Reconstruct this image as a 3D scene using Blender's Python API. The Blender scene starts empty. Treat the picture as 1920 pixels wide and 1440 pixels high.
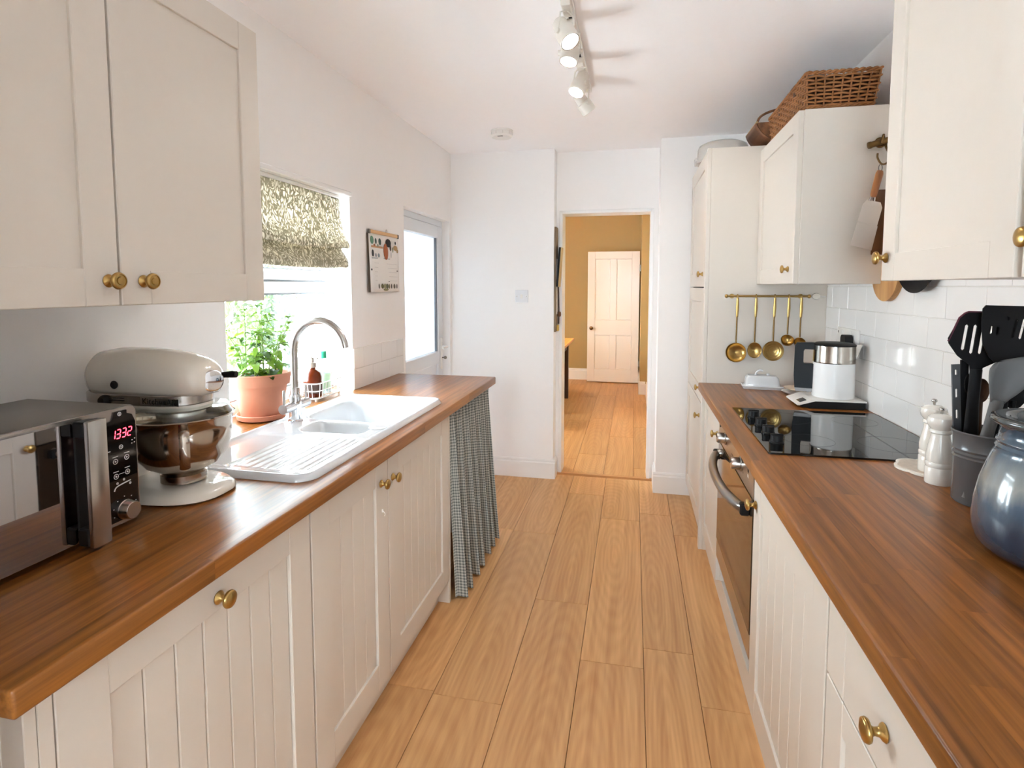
import bpy, bmesh, math, random
from math import sin, cos, pi, radians, atan2, sqrt, exp
from mathutils import Vector, Matrix, Euler

SC = bpy.context.scene
COL = SC.collection
RND = random.Random(7)

# ------------------------------------------------------------------ camera
F_PX, PITCH, YAW, CAM_H, CY = 1045.5, 0.0727, 0.2141, 1.399, 613.9
cam_data = bpy.data.cameras.new('camera')
cam = bpy.data.objects.new('camera', cam_data)
COL.objects.link(cam)
cam.location = (0, 0, CAM_H)
cam.rotation_euler = (pi / 2 - PITCH, 0, YAW)
cam_data.sensor_fit = 'HORIZONTAL'
cam_data.sensor_width = 36.0
cam_data.lens = F_PX / 1920 * 36.0
cam_data.shift_y = -(720 - CY) / 1920
cam_data.clip_start = 0.02
SC.camera = cam

# ------------------------------------------------------------------ sky and light
world = bpy.data.worlds.new('world')
SC.world = world
world.use_nodes = True
wn = world.node_tree.nodes
wl = world.node_tree.links
bg = wn['Background']
tc = wn.new('ShaderNodeTexCoord')
noise = wn.new('ShaderNodeTexNoise')
noise.inputs['Scale'].default_value = 2.2
noise.inputs['Detail'].default_value = 4
ramp = wn.new('ShaderNodeValToRGB')
ramp.color_ramp.elements[0].position = 0.35
ramp.color_ramp.elements[0].color = (0.70, 0.85, 1.0, 1)
ramp.color_ramp.elements[1].position = 0.65
ramp.color_ramp.elements[1].color = (0.86, 0.935, 1.0, 1)
wl.new(tc.outputs['Generated'], noise.inputs['Vector'])
wl.new(noise.outputs['Fac'], ramp.inputs['Fac'])
wl.new(ramp.outputs['Color'], bg.inputs['Color'])
bg.inputs['Strength'].default_value = 6.0

sun_d = bpy.data.lights.new('sun', 'SUN'); sun_d.energy = 14.0; sun_d.angle = 0.02; sun_d.color = (1.0, 0.985, 0.96)
sun = bpy.data.objects.new('sun', sun_d); COL.objects.link(sun)
sun.rotation_euler = Vector((-0.40, -0.15, -0.90)).to_track_quat('-Z', 'Y').to_euler()

def portal(name, loc, rot, sx, sy):
    d = bpy.data.lights.new(name, 'AREA')
    d.shape = 'RECTANGLE'; d.size = sx; d.size_y = sy
    d.cycles.is_portal = True
    o = bpy.data.objects.new(name, d); COL.objects.link(o)
    o.location = loc; o.rotation_euler = rot
    return o
# portals guide the sampling of the sky through the openings; they emit nothing of their own
portal('portal_window', (-1.62, 2.06, 1.36), (0, -pi / 2, 0), 0.98, 1.0)
portal('portal_back_window', (-0.35, -2.78, 1.45), (pi / 2, 0, 0), 0.86, 1.3)
portal('portal_dining_window', (-2.62, 5.65, 1.5), (0, -pi / 2, 0), 1.4, 1.1)
portal('portal_back_door', (-1.6, 3.51, 1.0), (0, -pi / 2, 0), 1.9, 0.86)

SC.view_settings.view_transform = 'Standard'
SC.view_settings.look = 'None'
SC.view_settings.exposure = 2.54
SC.view_settings.gamma = 1.0
SC.view_settings.use_curve_mapping = False
SC.cycles.max_bounces = 12
SC.cycles.diffuse_bounces = 8
SC.cycles.glossy_bounces = 5
SC.cycles.transparent_max_bounces = 12
SC.cycles.transmission_bounces = 8
SC.cycles.caustics_reflective = False
SC.cycles.caustics_refractive = False
SC.cycles.sample_clamp_indirect = 8.0

# ------------------------------------------------------------------ materials
def lin(r, g, b):
    f = lambda c: (c / 255 / 12.92) if c / 255 <= 0.04045 else ((c / 255 + 0.055) / 1.055) ** 2.4
    return (f(r), f(g), f(b), 1)

MATS = {}
def new_mat(name):
    m = bpy.data.materials.new(name); m.use_nodes = True
    MATS[name] = m
    return m, m.node_tree.nodes, m.node_tree.links, m.node_tree.nodes['Principled BSDF']

def plain(name, col, rough=0.5, metal=0.0, bump=0.0, bscale=60.0, vary=0.03, **kw):
    """Principled material with a faint procedural mottling and optional fine relief."""
    if name in MATS: return MATS[name]
    m, n, l, p = new_mat(name)
    t = n.new('ShaderNodeTexCoord')
    nz = n.new('ShaderNodeTexNoise'); nz.inputs['Scale'].default_value = bscale * 0.2; nz.inputs['Detail'].default_value = 3
    l.new(t.outputs['Object'], nz.inputs['Vector'])
    mx = n.new('ShaderNodeMix'); mx.data_type = 'RGBA'
    mx.inputs[6].default_value = [c * (1 - vary) for c in col[:3]] + [1]
    mx.inputs[7].default_value = [min(1, c * (1 + vary)) for c in col[:3]] + [1]
    l.new(nz.outputs['Fac'], mx.inputs[0]); l.new(mx.outputs[2], p.inputs['Base Color'])
    p.inputs['Roughness'].default_value = rough
    p.inputs['Metallic'].default_value = metal
    for k, v in kw.items():
        p.inputs[k.replace('_', ' ')].default_value = v
    if bump:
        nb = n.new('ShaderNodeTexNoise'); nb.inputs['Scale'].default_value = bscale; nb.inputs['Detail'].default_value = 4
        l.new(t.outputs['Object'], nb.inputs['Vector'])
        b = n.new('ShaderNodeBump'); b.inputs['Strength'].default_value = bump; b.inputs['Distance'].default_value = 0.002
        l.new(nb.outputs['Fac'], b.inputs['Height']); l.new(b.outputs['Normal'], p.inputs['Normal'])
    return m

def wood(name, dark, light, rough=0.4, along='Y', fine=90.0, ring=5.0, vary=0.16, ring_amt=0.35, coat=0.0, spec=0.5, cathedral=0.0):
    """Wood with fibres along one axis, growth rings and a per-piece shift of tone and pattern."""
    m, n, l, p = new_mat(name)
    t = n.new('ShaderNodeTexCoord'); oi = n.new('ShaderNodeObjectInfo')
    mul = n.new('ShaderNodeMath'); mul.operation = 'MULTIPLY'; mul.inputs[1].default_value = 41.0
    l.new(oi.outputs['Random'], mul.inputs[0])
    cmb = n.new('ShaderNodeCombineXYZ')
    for i in range(3): l.new(mul.outputs[0], cmb.inputs[i])
    add = n.new('ShaderNodeVectorMath'); add.operation = 'ADD'
    l.new(t.outputs['Object'], add.inputs[0]); l.new(cmb.outputs[0], add.inputs[1])
    def mapped(a, b):
        mp = n.new('ShaderNodeMapping')
        s = {'X': (b, a, a), 'Y': (a, b, a), 'Z': (a, a, b)}[along]
        mp.inputs['Scale'].default_value = s
        l.new(add.outputs[0], mp.inputs['Vector']); return mp
    m1 = mapped(fine, fine * 0.035)
    n1 = n.new('ShaderNodeTexNoise'); n1.inputs['Scale'].default_value = 1.0; n1.inputs['Detail'].default_value = 5; n1.inputs['Roughness'].default_value = 0.6
    l.new(m1.outputs[0], n1.inputs['Vector'])
    m2 = mapped(ring, ring * 0.13)
    wv = n.new('ShaderNodeTexWave'); wv.wave_type = 'BANDS'; wv.bands_direction = 'X' if along != 'X' else 'Y'
    wv.inputs['Scale'].default_value = 1.6; wv.inputs['Distortion'].default_value = 9.0; wv.inputs['Detail'].default_value = 2.0; wv.inputs['Detail Scale'].default_value = 0.6
    l.new(m2.outputs[0], wv.inputs['Vector'])
    m3 = mapped(ring * 1.4, ring * 0.2)
    n3 = n.new('ShaderNodeTexNoise'); n3.inputs['Scale'].default_value = 1.0; n3.inputs['Detail'].default_value = 2
    l.new(m3.outputs[0], n3.inputs['Vector'])
    mixa = n.new('ShaderNodeMix'); mixa.data_type = 'FLOAT'; mixa.inputs[0].default_value = ring_amt
    l.new(n1.outputs['Fac'], mixa.inputs[2]); l.new(wv.outputs['Fac'], mixa.inputs[3])
    mixb = n.new('ShaderNodeMix'); mixb.data_type = 'FLOAT'; mixb.inputs[0].default_value = 0.3
    l.new(mixa.outputs[0], mixb.inputs[2]); l.new(n3.outputs['Fac'], mixb.inputs[3])
    if cathedral:                                   # arched growth rings about a centre of its own on each board
        ge = n.new('ShaderNodeVectorMath'); ge.operation = 'SUBTRACT'
        l.new(t.outputs['Generated'], ge.inputs[0])
        cc = n.new('ShaderNodeCombineXYZ')
        r1 = n.new('ShaderNodeMapRange'); r1.inputs['To Min'].default_value = 0.15; r1.inputs['To Max'].default_value = 0.85
        f1 = n.new('ShaderNodeMath'); f1.operation = 'FRACT'; m5 = n.new('ShaderNodeMath'); m5.operation = 'MULTIPLY'; m5.inputs[1].default_value = 13.7
        l.new(oi.outputs['Random'], m5.inputs[0]); l.new(m5.outputs[0], f1.inputs[0]); l.new(f1.outputs[0], r1.inputs['Value'])
        l.new(r1.outputs[0], cc.inputs[0]); l.new(oi.outputs['Random'], cc.inputs[1]); l.new(cc.outputs[0], ge.inputs[1])
        mpc = n.new('ShaderNodeMapping'); mpc.inputs['Scale'].default_value = (1.0, 0.85, 0.0)
        l.new(ge.outputs[0], mpc.inputs['Vector'])
        nd = n.new('ShaderNodeTexNoise'); nd.inputs['Scale'].default_value = 1.0; nd.inputs['Detail'].default_value = 2
        l.new(m3.outputs[0], nd.inputs['Vector'])
        va = n.new('ShaderNodeVectorMath'); va.operation = 'MULTIPLY_ADD'; va.inputs[1].default_value = (0.35, 0.35, 0.0)
        l.new(nd.outputs['Color'], va.inputs[0]); l.new(mpc.outputs[0], va.inputs[2])
        wr = n.new('ShaderNodeTexWave'); wr.wave_type = 'RINGS'; wr.rings_direction = 'Z'; wr.wave_profile = 'SIN'
        wr.inputs['Scale'].default_value = 4.2; wr.inputs['Distortion'].default_value = 1.2; wr.inputs['Detail'].default_value = 2
        l.new(va.outputs[0], wr.inputs['Vector'])
        mixc = n.new('ShaderNodeMix'); mixc.data_type = 'FLOAT'; mixc.inputs[0].default_value = cathedral
        l.new(mixb.outputs[0], mixc.inputs[2]); l.new(wr.outputs['Fac'], mixc.inputs[3]); mixb = mixc
    rp = n.new('ShaderNodeValToRGB')
    rp.color_ramp.elements[0].position = 0.28; rp.color_ramp.elements[0].color = dark
    rp.color_ramp.elements[1].position = 0.68; rp.color_ramp.elements[1].color = light
    l.new(mixb.outputs[0], rp.inputs['Fac'])
    hs = n.new('ShaderNodeHueSaturation')
    mr = n.new('ShaderNodeMapRange'); mr.inputs['To Min'].default_value = 1 - vary; mr.inputs['To Max'].default_value = 1 + vary
    l.new(oi.outputs['Random'], mr.inputs['Value']); l.new(mr.outputs[0], hs.inputs['Value'])
    l.new(rp.outputs['Color'], hs.inputs['Color']); l.new(hs.outputs['Color'], p.inputs['Base Color'])
    p.inputs['Roughness'].default_value = rough
    p.inputs['Specular IOR Level'].default_value = spec
    p.inputs['Coat Weight'].default_value = coat; p.inputs['Coat Roughness'].default_value = 0.25
    b = n.new('ShaderNodeBump'); b.inputs['Strength'].default_value = 0.12; b.inputs['Distance'].default_value = 0.0012
    l.new(n1.outputs['Fac'], b.inputs['Height']); l.new(b.outputs['Normal'], p.inputs['Normal'])
    return m

M_WALL = plain('white_wall_paint', lin(246, 243, 241), 0.75, bump=0.10, bscale=130, vary=0.01)
M_CEIL = plain('ceiling_paint', lin(251, 247, 246), 0.8, bump=0.08, bscale=130, vary=0.01)
M_TRIM = plain('white_gloss_trim', lin(240, 238, 236), 0.3, vary=0.008)
M_CAB = plain('cream_cabinet_paint', lin(219, 210, 199), 0.42, bump=0.05, bscale=220, vary=0.012)
M_TILE = plain('white_glazed_tile', lin(240, 237, 234), 0.12, bump=0.05, bscale=9, vary=0.012)
M_GROUT = plain('pale_grout', lin(222, 217, 210), 0.9, bump=0.3, bscale=300)
M_UPVC = plain('white_plastic_frame', lin(226, 228, 231), 0.28, vary=0.006)
M_PLASTIC = plain('white_plastic', lin(236, 232, 226), 0.35, vary=0.01)
M_BRASS = plain('aged_brass', lin(182, 150, 92), 0.28, 1.0, vary=0.12, bscale=120)
M_BRASS_D = plain('dark_brass', lin(120, 92, 55), 0.35, 1.0, vary=0.15, bscale=120)
M_CHROME = plain('chrome', lin(225, 225, 228), 0.08, 1.0, vary=0.01)
M_STEEL = plain('brushed_steel', lin(190, 185, 180), 0.26, 1.0, vary=0.06, bscale=200)
M_STEEL_D = plain('dark_steel', lin(120, 114, 108), 0.3, 1.0, vary=0.05)
M_BLACK = plain('black_plastic', lin(20, 19, 20), 0.45, vary=0.05, Specular_IOR_Level=0.25)
M_BLACK_M = plain('matt_black', lin(22, 20, 21), 0.6, vary=0.05, Specular_IOR_Level=0.2)
M_GLASSBLK = plain('black_ceramic_glass', lin(10, 10, 11), 0.03, vary=0.02, Specular_IOR_Level=0.6)
M_CERAMIC = plain('white_ceramic', lin(214, 215, 217), 0.08, vary=0.005, Coat_Weight=0.4)
M_CREAMCER = plain('cream_ceramic', lin(233, 226, 214), 0.15, vary=0.02)
M_FLOOR = wood('oak_floor_board', lin(186, 132, 80), lin(222, 174, 119), 0.42, 'Y', 60, 3.2, 0.08, 0.14, cathedral=0.075)
M_DFLOOR = wood('dining_floor_board', lin(176, 125, 74), lin(210, 163, 108), 0.4, 'Y', 60, 3.2, 0.08, 0.14, cathedral=0.075)
M_TOP = wood('oiled_oak_worktop', lin(92, 51, 17), lin(166, 104, 46), 0.3, 'Y', 110, 7.0, 0.2, 0.15, coat=0.04, spec=0.4)
M_OLIVE = plain('olive_wall_paint', lin(184, 158, 106), 0.7, bump=0.08, bscale=130, vary=0.015)

def glass_mat():
    m, n, l, p = new_mat('window_glass')
    n.remove(p)
    out = n['Material Output']
    tr = n.new('ShaderNodeBsdfTransparent'); tr.inputs[0].default_value = (0.97, 0.99, 0.98, 1)
    gl = n.new('ShaderNodeBsdfGlossy'); gl.inputs['Roughness'].default_value = 0.01
    lw = n.new('ShaderNodeLayerWeight'); lw.inputs['Blend'].default_value = 0.5
    pw = n.new('ShaderNodeMath'); pw.operation = 'POWER'; pw.inputs[1].default_value = 5.0
    fr = n.new('ShaderNodeMath'); fr.operation = 'MULTIPLY_ADD'; fr.inputs[1].default_value = 0.8; fr.inputs[2].default_value = 0.035
    l.new(lw.outputs['Facing'], pw.inputs[0]); l.new(pw.outputs[0], fr.inputs[0])
    mx = n.new('ShaderNodeMixShader')
    l.new(fr.outputs[0], mx.inputs[0]); l.new(tr.outputs[0], mx.inputs[1]); l.new(gl.outputs[0], mx.inputs[2])
    l.new(mx.outputs[0], out.inputs['Surface'])
    return m
M_GLASS = glass_mat()

def translucent(name, col, amt=0.5, rough=0.6, gloss=0.05, tint_node=None):
    m, n, l, p = new_mat(name)
    out = n['Material Output']
    p.inputs['Roughness'].default_value = rough
    p.inputs['Base Color'].default_value = col
    tl = n.new('ShaderNodeBsdfTranslucent'); tl.inputs[0].default_value = col
    mx = n.new('ShaderNodeMixShader'); mx.inputs[0].default_value = amt
    l.new(p.outputs[0], mx.inputs[1]); l.new(tl.outputs[0], mx.inputs[2])
    l.new(mx.outputs[0], out.inputs['Surface'])
    return m, n, l, p, tl
M_FROST = translucent('frosted_glass', (0.46, 0.48, 0.49, 1), 0.5, 0.3)[0]
M_CLEARP = glass_mat(); M_CLEARP.name = 'clear_plastic'

# ------------------------------------------------------------------ mesh helpers
def finish(bm, name, mat, parent=None, smooth=35, tf=None):
    bmesh.ops.recalc_face_normals(bm, faces=bm.faces)
    me = bpy.data.meshes.new(name)
    bm.to_mesh(me); bm.free()
    if tf is not None: me.transform(tf)
    return obj_from(me, name, mat, parent, smooth)

def obj_from(me, name, mat, parent=None, smooth=35):
    for mm in (mat if isinstance(mat, (list, tuple)) else [mat]): me.materials.append(mm)
    me.shade_smooth()
    me.set_sharp_from_angle(angle=radians(smooth))
    o = bpy.data.objects.new(name, me); COL.objects.link(o)
    if parent is not None:
        o.parent = parent
        w = parent.get('_w')
        top = parent.parent or parent
        if '_world' in top:                      # mesh was written in room coordinates
            me.transform(Matrix.Translation(-Vector(top['_world'])))
    return o

def thing(name, label, cat, loc=(0, 0, 0), rotz=0.0, group=None, local=False):
    """A thing: an Empty at its base. local=True: its parts are written in its own coordinates."""
    o = bpy.data.objects.new(name, None); COL.objects.link(o)
    o.empty_display_size = 0.05
    o.location = loc; o.rotation_euler = (0, 0, rotz)
    o['label'] = label; o['category'] = cat
    if group: o['group'] = group
    if not local: o['_world'] = list(loc)
    return o

def tag(o, label, cat, group=None):
    o['label'] = label; o['category'] = cat
    if group: o['group'] = group
    return o

def struct(o):
    o['kind'] = 'structure'; return o

def B(): return bmesh.new()

def box(bm, x0, x1, y0, y1, z0, z1, bev=0.0, seg=1):
    if x0 > x1: x0, x1 = x1, x0
    if y0 > y1: y0, y1 = y1, y0
    if z0 > z1: z0, z1 = z1, z0
    vs = [bm.verts.new((x, y, z)) for x in (x0, x1) for y in (y0, y1) for z in (z0, z1)]
    fs = [(0, 1, 3, 2), (4, 6, 7, 5), (0, 4, 5, 1), (2, 3, 7, 6), (0, 2, 6, 4), (1, 5, 7, 3)]
    faces = [bm.faces.new([vs[i] for i in f]) for f in fs]
    if bev:
        es = list({e for f in faces for e in f.edges})
        bmesh.ops.bevel(bm, geom=es, offset=bev, segments=seg, affect='EDGES', profile=0.5)
    return bm

def prism(bm, poly, z0, z1, axis='Z'):
    """Extrude a polygon: axis Z takes (x,y), axis X takes (y,z), axis Y takes (x,z)."""
    mk = {'Z': lambda a, b, c: (a, b, c), 'X': lambda a, b, c: (c, a, b), 'Y': lambda a, b, c: (a, c, b)}[axis]
    lo = [bm.verts.new(mk(a, b, z0)) for a, b in poly]
    hi = [bm.verts.new(mk(a, b, z1)) for a, b in poly]
    bm.faces.new(lo); bm.faces.new(hi[::-1])
    k = len(poly)
    for i in range(k):
        bm.faces.new((lo[i], lo[(i + 1) % k], hi[(i + 1) % k], hi[i]))
    return bm

def rrect(x0, x1, y0, y1, r, n=6):
    pts = []
    for cx, cy, a in ((x1 - r, y1 - r, 0), (x0 + r, y1 - r, pi / 2), (x0 + r, y0 + r, pi), (x1 - r, y0 + r, 1.5 * pi)):
        for i in range(n + 1):
            t = a + pi / 2 * i / n
            pts.append((cx + r * cos(t), cy + r * sin(t)))
    return pts

def lathe(bm, prof, center=(0, 0, 0), seg=32, axis=(0, 0, 1), closed=False, sx=1.0, sy=1.0, caps=True):
    """Turn a profile of (radius, height) pairs about an axis."""
    q = Vector((0, 0, 1)).rotation_difference(Vector(axis)).to_matrix()
    c = Vector(center); rings = []
    for r, h in prof:
        if r < 1e-6:
            rings.append([bm.verts.new(c + q @ Vector((0, 0, h)))])
        else:
            rings.append([bm.verts.new(c + q @ Vector((r * sx * cos(2 * pi * i / seg), r * sy * sin(2 * pi * i / seg), h))) for i in range(seg)])
    pairs = list(zip(rings[:-1], rings[1:]))
    if closed: pairs.append((rings[-1], rings[0]))
    for a, b in pairs:
        for i in range(seg):
            j = (i + 1) % seg
            if len(a) == 1 and len(b) == 1: continue
            if len(a) == 1: bm.faces.new((a[0], b[i], b[j]))
            elif len(b) == 1: bm.faces.new((a[i], b[0], a[j]))
            else: bm.faces.new((a[i], b[i], b[j], a[j]))
    if not closed and caps:
        for rg in (rings[0], rings[-1]):
            if len(rg) > 1: bm.faces.new(rg)
    return bm

def tube(bm, pts, r, seg=8, closed=False, flat=1.0, up=None):
    """Sweep a round (or flattened) section along a path; r may be a list."""
    P = [Vector(p) for p in pts]; k = len(P)
    R = r if isinstance(r, (list, tuple)) else [r] * k
    T = []
    for i in range(k):
        a = P[(i - 1) % k] if (closed or i > 0) else P[i]
        b = P[(i + 1) % k] if (closed or i < k - 1) else P[i]
        T.append((b - a).normalized())
    ref = Vector(up) if up else (Vector((0, 0, 1)) if abs(T[0].z) < 0.9 else Vector((1, 0, 0)))
    nrm = (ref - T[0] * ref.dot(T[0])).normalized()
    rings = []
    for i in range(k):
        if i: nrm = (nrm - T[i] * nrm.dot(T[i])).normalized()
        bn = T[i].cross(nrm)
        rings.append([bm.verts.new(P[i] + (nrm * cos(2 * pi * j / seg) * flat + bn * sin(2 * pi * j / seg)) * R[i]) for j in range(seg)])
    rr = list(zip(rings[:-1], rings[1:]))
    if closed: rr.append((rings[-1], rings[0]))
    for a, b in rr:
        for j in range(seg):
            bm.faces.new((a[j], a[(j + 1) % seg], b[(j + 1) % seg], b[j]))
    if not closed:
        bm.faces.new(rings[0]); bm.faces.new(rings[-1][::-1])
    return bm

def bez(pts, n=10):
    """Catmull-Rom through the points."""
    P = [Vector(p) for p in pts]; out = []
    for i in range(len(P) - 1):
        p0 = P[max(i - 1, 0)]; p1 = P[i]; p2 = P[i + 1]; p3 = P[min(i + 2, len(P) - 1)]
        for k in range(n):
            t = k / n
            out.append(0.5 * ((2 * p1) + (p2 - p0) * t + (2 * p0 - 5 * p1 + 4 * p2 - p3) * t * t + (3 * p1 - p0 - 3 * p2 + p3) * t ** 3))
    out.append(P[-1]); return out

def grid(bm, nu, nv, fn, uv=None):
    vs = [[bm.verts.new(fn(i / nu, j / nv)) for j in range(nv + 1)] for i in range(nu + 1)]
    lay = bm.loops.layers.uv.new('uv') if uv else None
    for i in range(nu):
        for j in range(nv):
            f = bm.faces.new((vs[i][j], vs[i + 1][j], vs[i + 1][j + 1], vs[i][j + 1]))
            if lay:
                for lp, (a, b) in zip(f.loops, ((i, j), (i + 1, j), (i + 1, j + 1), (i, j + 1))):
                    lp[lay].uv = uv(a / nu, b / nv)
    return vs

def text_obj(txt, name, size, mat, parent, tf, extrude=0.0004, spacing=1.0, shear=0.0):
    cu = bpy.data.curves.new(name, 'FONT')
    cu.body = txt; cu.size = size; cu.extrude = extrude; cu.align_x = 'CENTER'; cu.align_y = 'CENTER'
    cu.space_character = spacing; cu.shear = shear; cu.resolution_u = 3
    tmp = bpy.data.objects.new(name + '_tmp', cu); COL.objects.link(tmp)
    bpy.context.view_layer.update()
    me = bpy.data.meshes.new_from_object(tmp.evaluated_get(bpy.context.evaluated_depsgraph_get()))
    bpy.data.objects.remove(tmp); bpy.data.curves.remove(cu)
    me.name = name
    me.transform(tf)
    me.materials.clear()
    return obj_from(me, name, mat, parent)

def copy_tree(root, loc=None, rotz=None, label=None, group=None):
    r = root.copy(); COL.objects.link(r)
    if loc is not None: r.location = loc
    if rotz is not None: r.rotation_euler = (0, 0, rotz)
    if label: r['label'] = label
    if group: r['group'] = group
    for ch in list(root.children):
        c = ch.copy(); COL.objects.link(c); c.parent = r
        for g in list(ch.children):
            d = g.copy(); COL.objects.link(d); d.parent = c
    return r
# ================================================================== the room
LW, RW, ZC = -1.32, 0.942, 2.366           # left wall, right wall, ceiling
WT = 0.90                                   # worktop height
XLF, XRF = -0.742, 0.339                    # worktop front edges
YF, YREC, YP = 3.963, 4.09, 3.84            # far wall, recessed doorway wall, pillar face
YB = -2.6
DZ = 2.55                                   # dining room ceiling

def slab(name, mat, *boxes):
    bm = B()
    for b in boxes: box(bm, *b)
    return struct(finish(bm, name, mat))

# floors: a base with each board a piece of its own
def boards(floor, mat, seams, y0, y1, starts, length, ztop=0.0, th=0.012):
    for i in range(len(seams) - 1):
        a, b = seams[i] + 0.0008, seams[i + 1] - 0.0008
        ys = [y0]
        y = y0 + starts[i % len(starts)]
        while y < y1 - 0.05:
            if y > y0 + 0.05: ys.append(y)
            y += length
        ys.append(y1)
        for j in range(len(ys) - 1):
            bm = B(); box(bm, a, b, ys[j] + 0.0008, ys[j + 1] - 0.0008, ztop - th, ztop, 0.001)
            finish(bm, 'board', mat, floor)

floor = slab('floor', plain('floor_underlay', lin(86, 58, 36), 0.9), (LW, RW, YB, YREC + 0.12, -0.06, -0.012))
SEAMS = [-1.32, -1.125, -0.885, -0.655, -0.41, -0.175, 0.058, 0.243, 0.47, 0.70, 0.942]
boards(floor, M_FLOOR, SEAMS[0:9], -0.4, YREC - 0.03, [0.5, 1.0, 0.82, 2.127, 0.14, 1.09, 1.21, 0.94, 0.38], 1.32)
dfloor = slab('floor_dining', plain('floor_underlay', lin(86, 58, 36), 0.9), (-2.4, 0.6, YREC + 0.12, 8.5, -0.06, -0.012))
DS = [-1.75, -1.53, -1.31, -1.09, -0.87, -0.65, -0.43, -0.20, 0.02, 0.24, 0.46]
boards(dfloor, M_DFLOOR, DS, YREC + 0.03, 8.45, [0.5, 1.1, 0.2, 0.8, 1.25, 0.35], 1.3)
bm = B(); prism(bm, [(-0.0, 0.0), (0.012, 0.011), (0.045, 0.011), (0.06, 0.0)], -0.555, 0.165, 'X')
th = struct(finish(bm, 'trim_1', wood('threshold_oak', lin(160, 108, 60), lin(200, 150, 98), 0.4, 'X'))); th.location = (0, YREC - 0.035, 0.0)

slab('ceiling', M_CEIL, (LW - 0.3, RW + 0.2, YB - 0.2, YREC + 0.15, ZC, ZC + 0.15))
slab('ceiling_dining', M_CEIL, (-2.6, 0.7, YREC + 0.15, 8.7, DZ, DZ + 0.15))

# left wall with the window recess and the back door
WY0, WY1, WY1B, WZT = 1.60, 2.45, 2.56, 1.828
DY0, DY1, DZT = 3.09, 3.915, 1.872
bm = B()
box(bm, LW - 0.25, LW, YB, WY0, 0, ZC)
prism(bm, [(LW, WY1), (LW, DY0), (LW - 0.25, DY0), (LW - 0.25, WY1B), (-1.5, WY1B)], 0, ZC)
prism(bm, [(LW, WY0), (LW, WY1), (-1.5, WY1B), (LW - 0.25, WY1B), (LW - 0.25, WY0)], WZT, ZC)
prism(bm, [(LW, WY0), (LW, WY1), (-1.5, WY1B), (LW - 0.25, WY1B), (LW - 0.25, WY0)], 0, WT - 0.042)
box(bm, LW - 0.25, LW, DY0, DY1, DZT, ZC)
box(bm, LW - 0.25, LW, DY1, YREC + 0.14, 0, ZC)
wall_left = struct(finish(bm, 'wall_left', M_WALL))
wall_right = slab('wall_right', M_WALL, (RW, RW + 0.2, YB, YREC + 0.14, 0, ZC))
# far wall: nearer part, recess over the doorway, pillar
OX0, OX1, OZ = -0.522, 0.122, 1.938
slab('wall_far', M_WALL, (LW, -0.556, YF, YREC + 0.14, 0, ZC))
slab('wall_recess', M_WALL, (-0.556, OX0, YREC, YREC + 0.14, 0, ZC), (OX1, 0.17, YREC, YREC + 0.14, 0, ZC), (OX0, OX1, YREC, YREC + 0.14, OZ, ZC))
slab('wall_pillar', M_WALL, (0.165, RW, YP, YREC + 0.14, 0, ZC))
# wall behind the camera with its window
slab('wall_back', M_WALL, (LW, RW, YB - 0.15, YB, 0, 0.8), (LW, RW, YB - 0.15, YB, 2.1, ZC), (LW, -0.78, YB - 0.15, YB, 0.8, 2.1), (0.08, RW, YB - 0.15, YB, 0.8, 2.1))
slab('added_shade_nib_left', M_WALL, (LW, -0.755, -0.5, 0.45, 0, ZC))  # unseen wall nib, added to shade the near end of the left units
# dining room shell
bm = B()
for b in ((-2.6, -2.4, YREC + 0.14, 8.7, 0, 0.8), (-2.6, -2.4, YREC + 0.14, 8.7, 2.2, DZ), (-2.6, -2.4, YREC + 0.14, 5.1, 0.8, 2.2), (-2.6, -2.4, 6.2, 8.7, 0.8, 2.2)): box(bm, *b)
struct(finish(bm, 'wall_dining_left', M_OLIVE))
slab('wall_dining_far', M_OLIVE, (-2.4, 0.6, 8.40, 8.6, 0, DZ))
slab('wall_dining_right', M_OLIVE, (0.186, 0.7, YREC + 0.14, 7.38, 0, DZ), (0.098, 0.7, 7.38, 8.45, 0, DZ))
slab('wall_dining_near', M_OLIVE, (-2.4, -1.6, YREC + 0.0, YREC + 0.14, 0, DZ), (-1.6, OX0 - 0.01, YREC + 0.141, YREC + 0.16, 0, DZ), (OX0 - 0.02, OX1 + 0.02, YREC + 0.141, YREC + 0.16, OZ + 0.01, DZ), (OX1 + 0.01, 0.2, YREC + 0.141, YREC + 0.16, 0, DZ))

# door lining round the opening
bm = B()
box(bm, OX0 - 0.012, OX0 + 0.012, YREC - 0.012, YREC + 0.165, 0, OZ + 0.012, 0.003)
box(bm, OX1 - 0.012, OX1 + 0.012, YREC - 0.012, YREC + 0.165, 0, OZ + 0.012, 0.003)
box(bm, OX0, OX1, YREC - 0.012, YREC + 0.165, OZ - 0.012, OZ + 0.012, 0.003)
struct(finish(bm, 'trim_2', M_TRIM))

# skirting boards with a stepped moulding
def skirting(name, p0, p1, n, h=0.142, t=0.016):
    p0, p1, n = Vector((*p0, 0)), Vector((*p1, 0)), Vector((*n, 0))
    prof = [(0, 0), (t, 0), (t, h * 0.80), (t * 0.55, h * 0.86), (t * 0.62, h * 0.92), (t * 0.35, h), (0, h)]
    bm = B()
    a = [bm.verts.new(p0 + n * d + Vector((0, 0, z))) for d, z in prof]
    b = [bm.verts.new(p1 + n * d + Vector((0, 0, z))) for d, z in prof]
    bm.faces.new(a); bm.faces.new(b[::-1])
    for i in range(len(prof)):
        j = (i + 1) % len(prof); bm.faces.new((a[i], a[j], b[j], b[i]))
    return struct(finish(bm, name, M_TRIM, smooth=20))
skirting('baseboard_far', (LW, YF), (-0.54, YF), (0, -1))
skirting('baseboard_recess', (-0.556, YF + 0.0005), (-0.556, YREC - 0.013), (1, 0))
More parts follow.
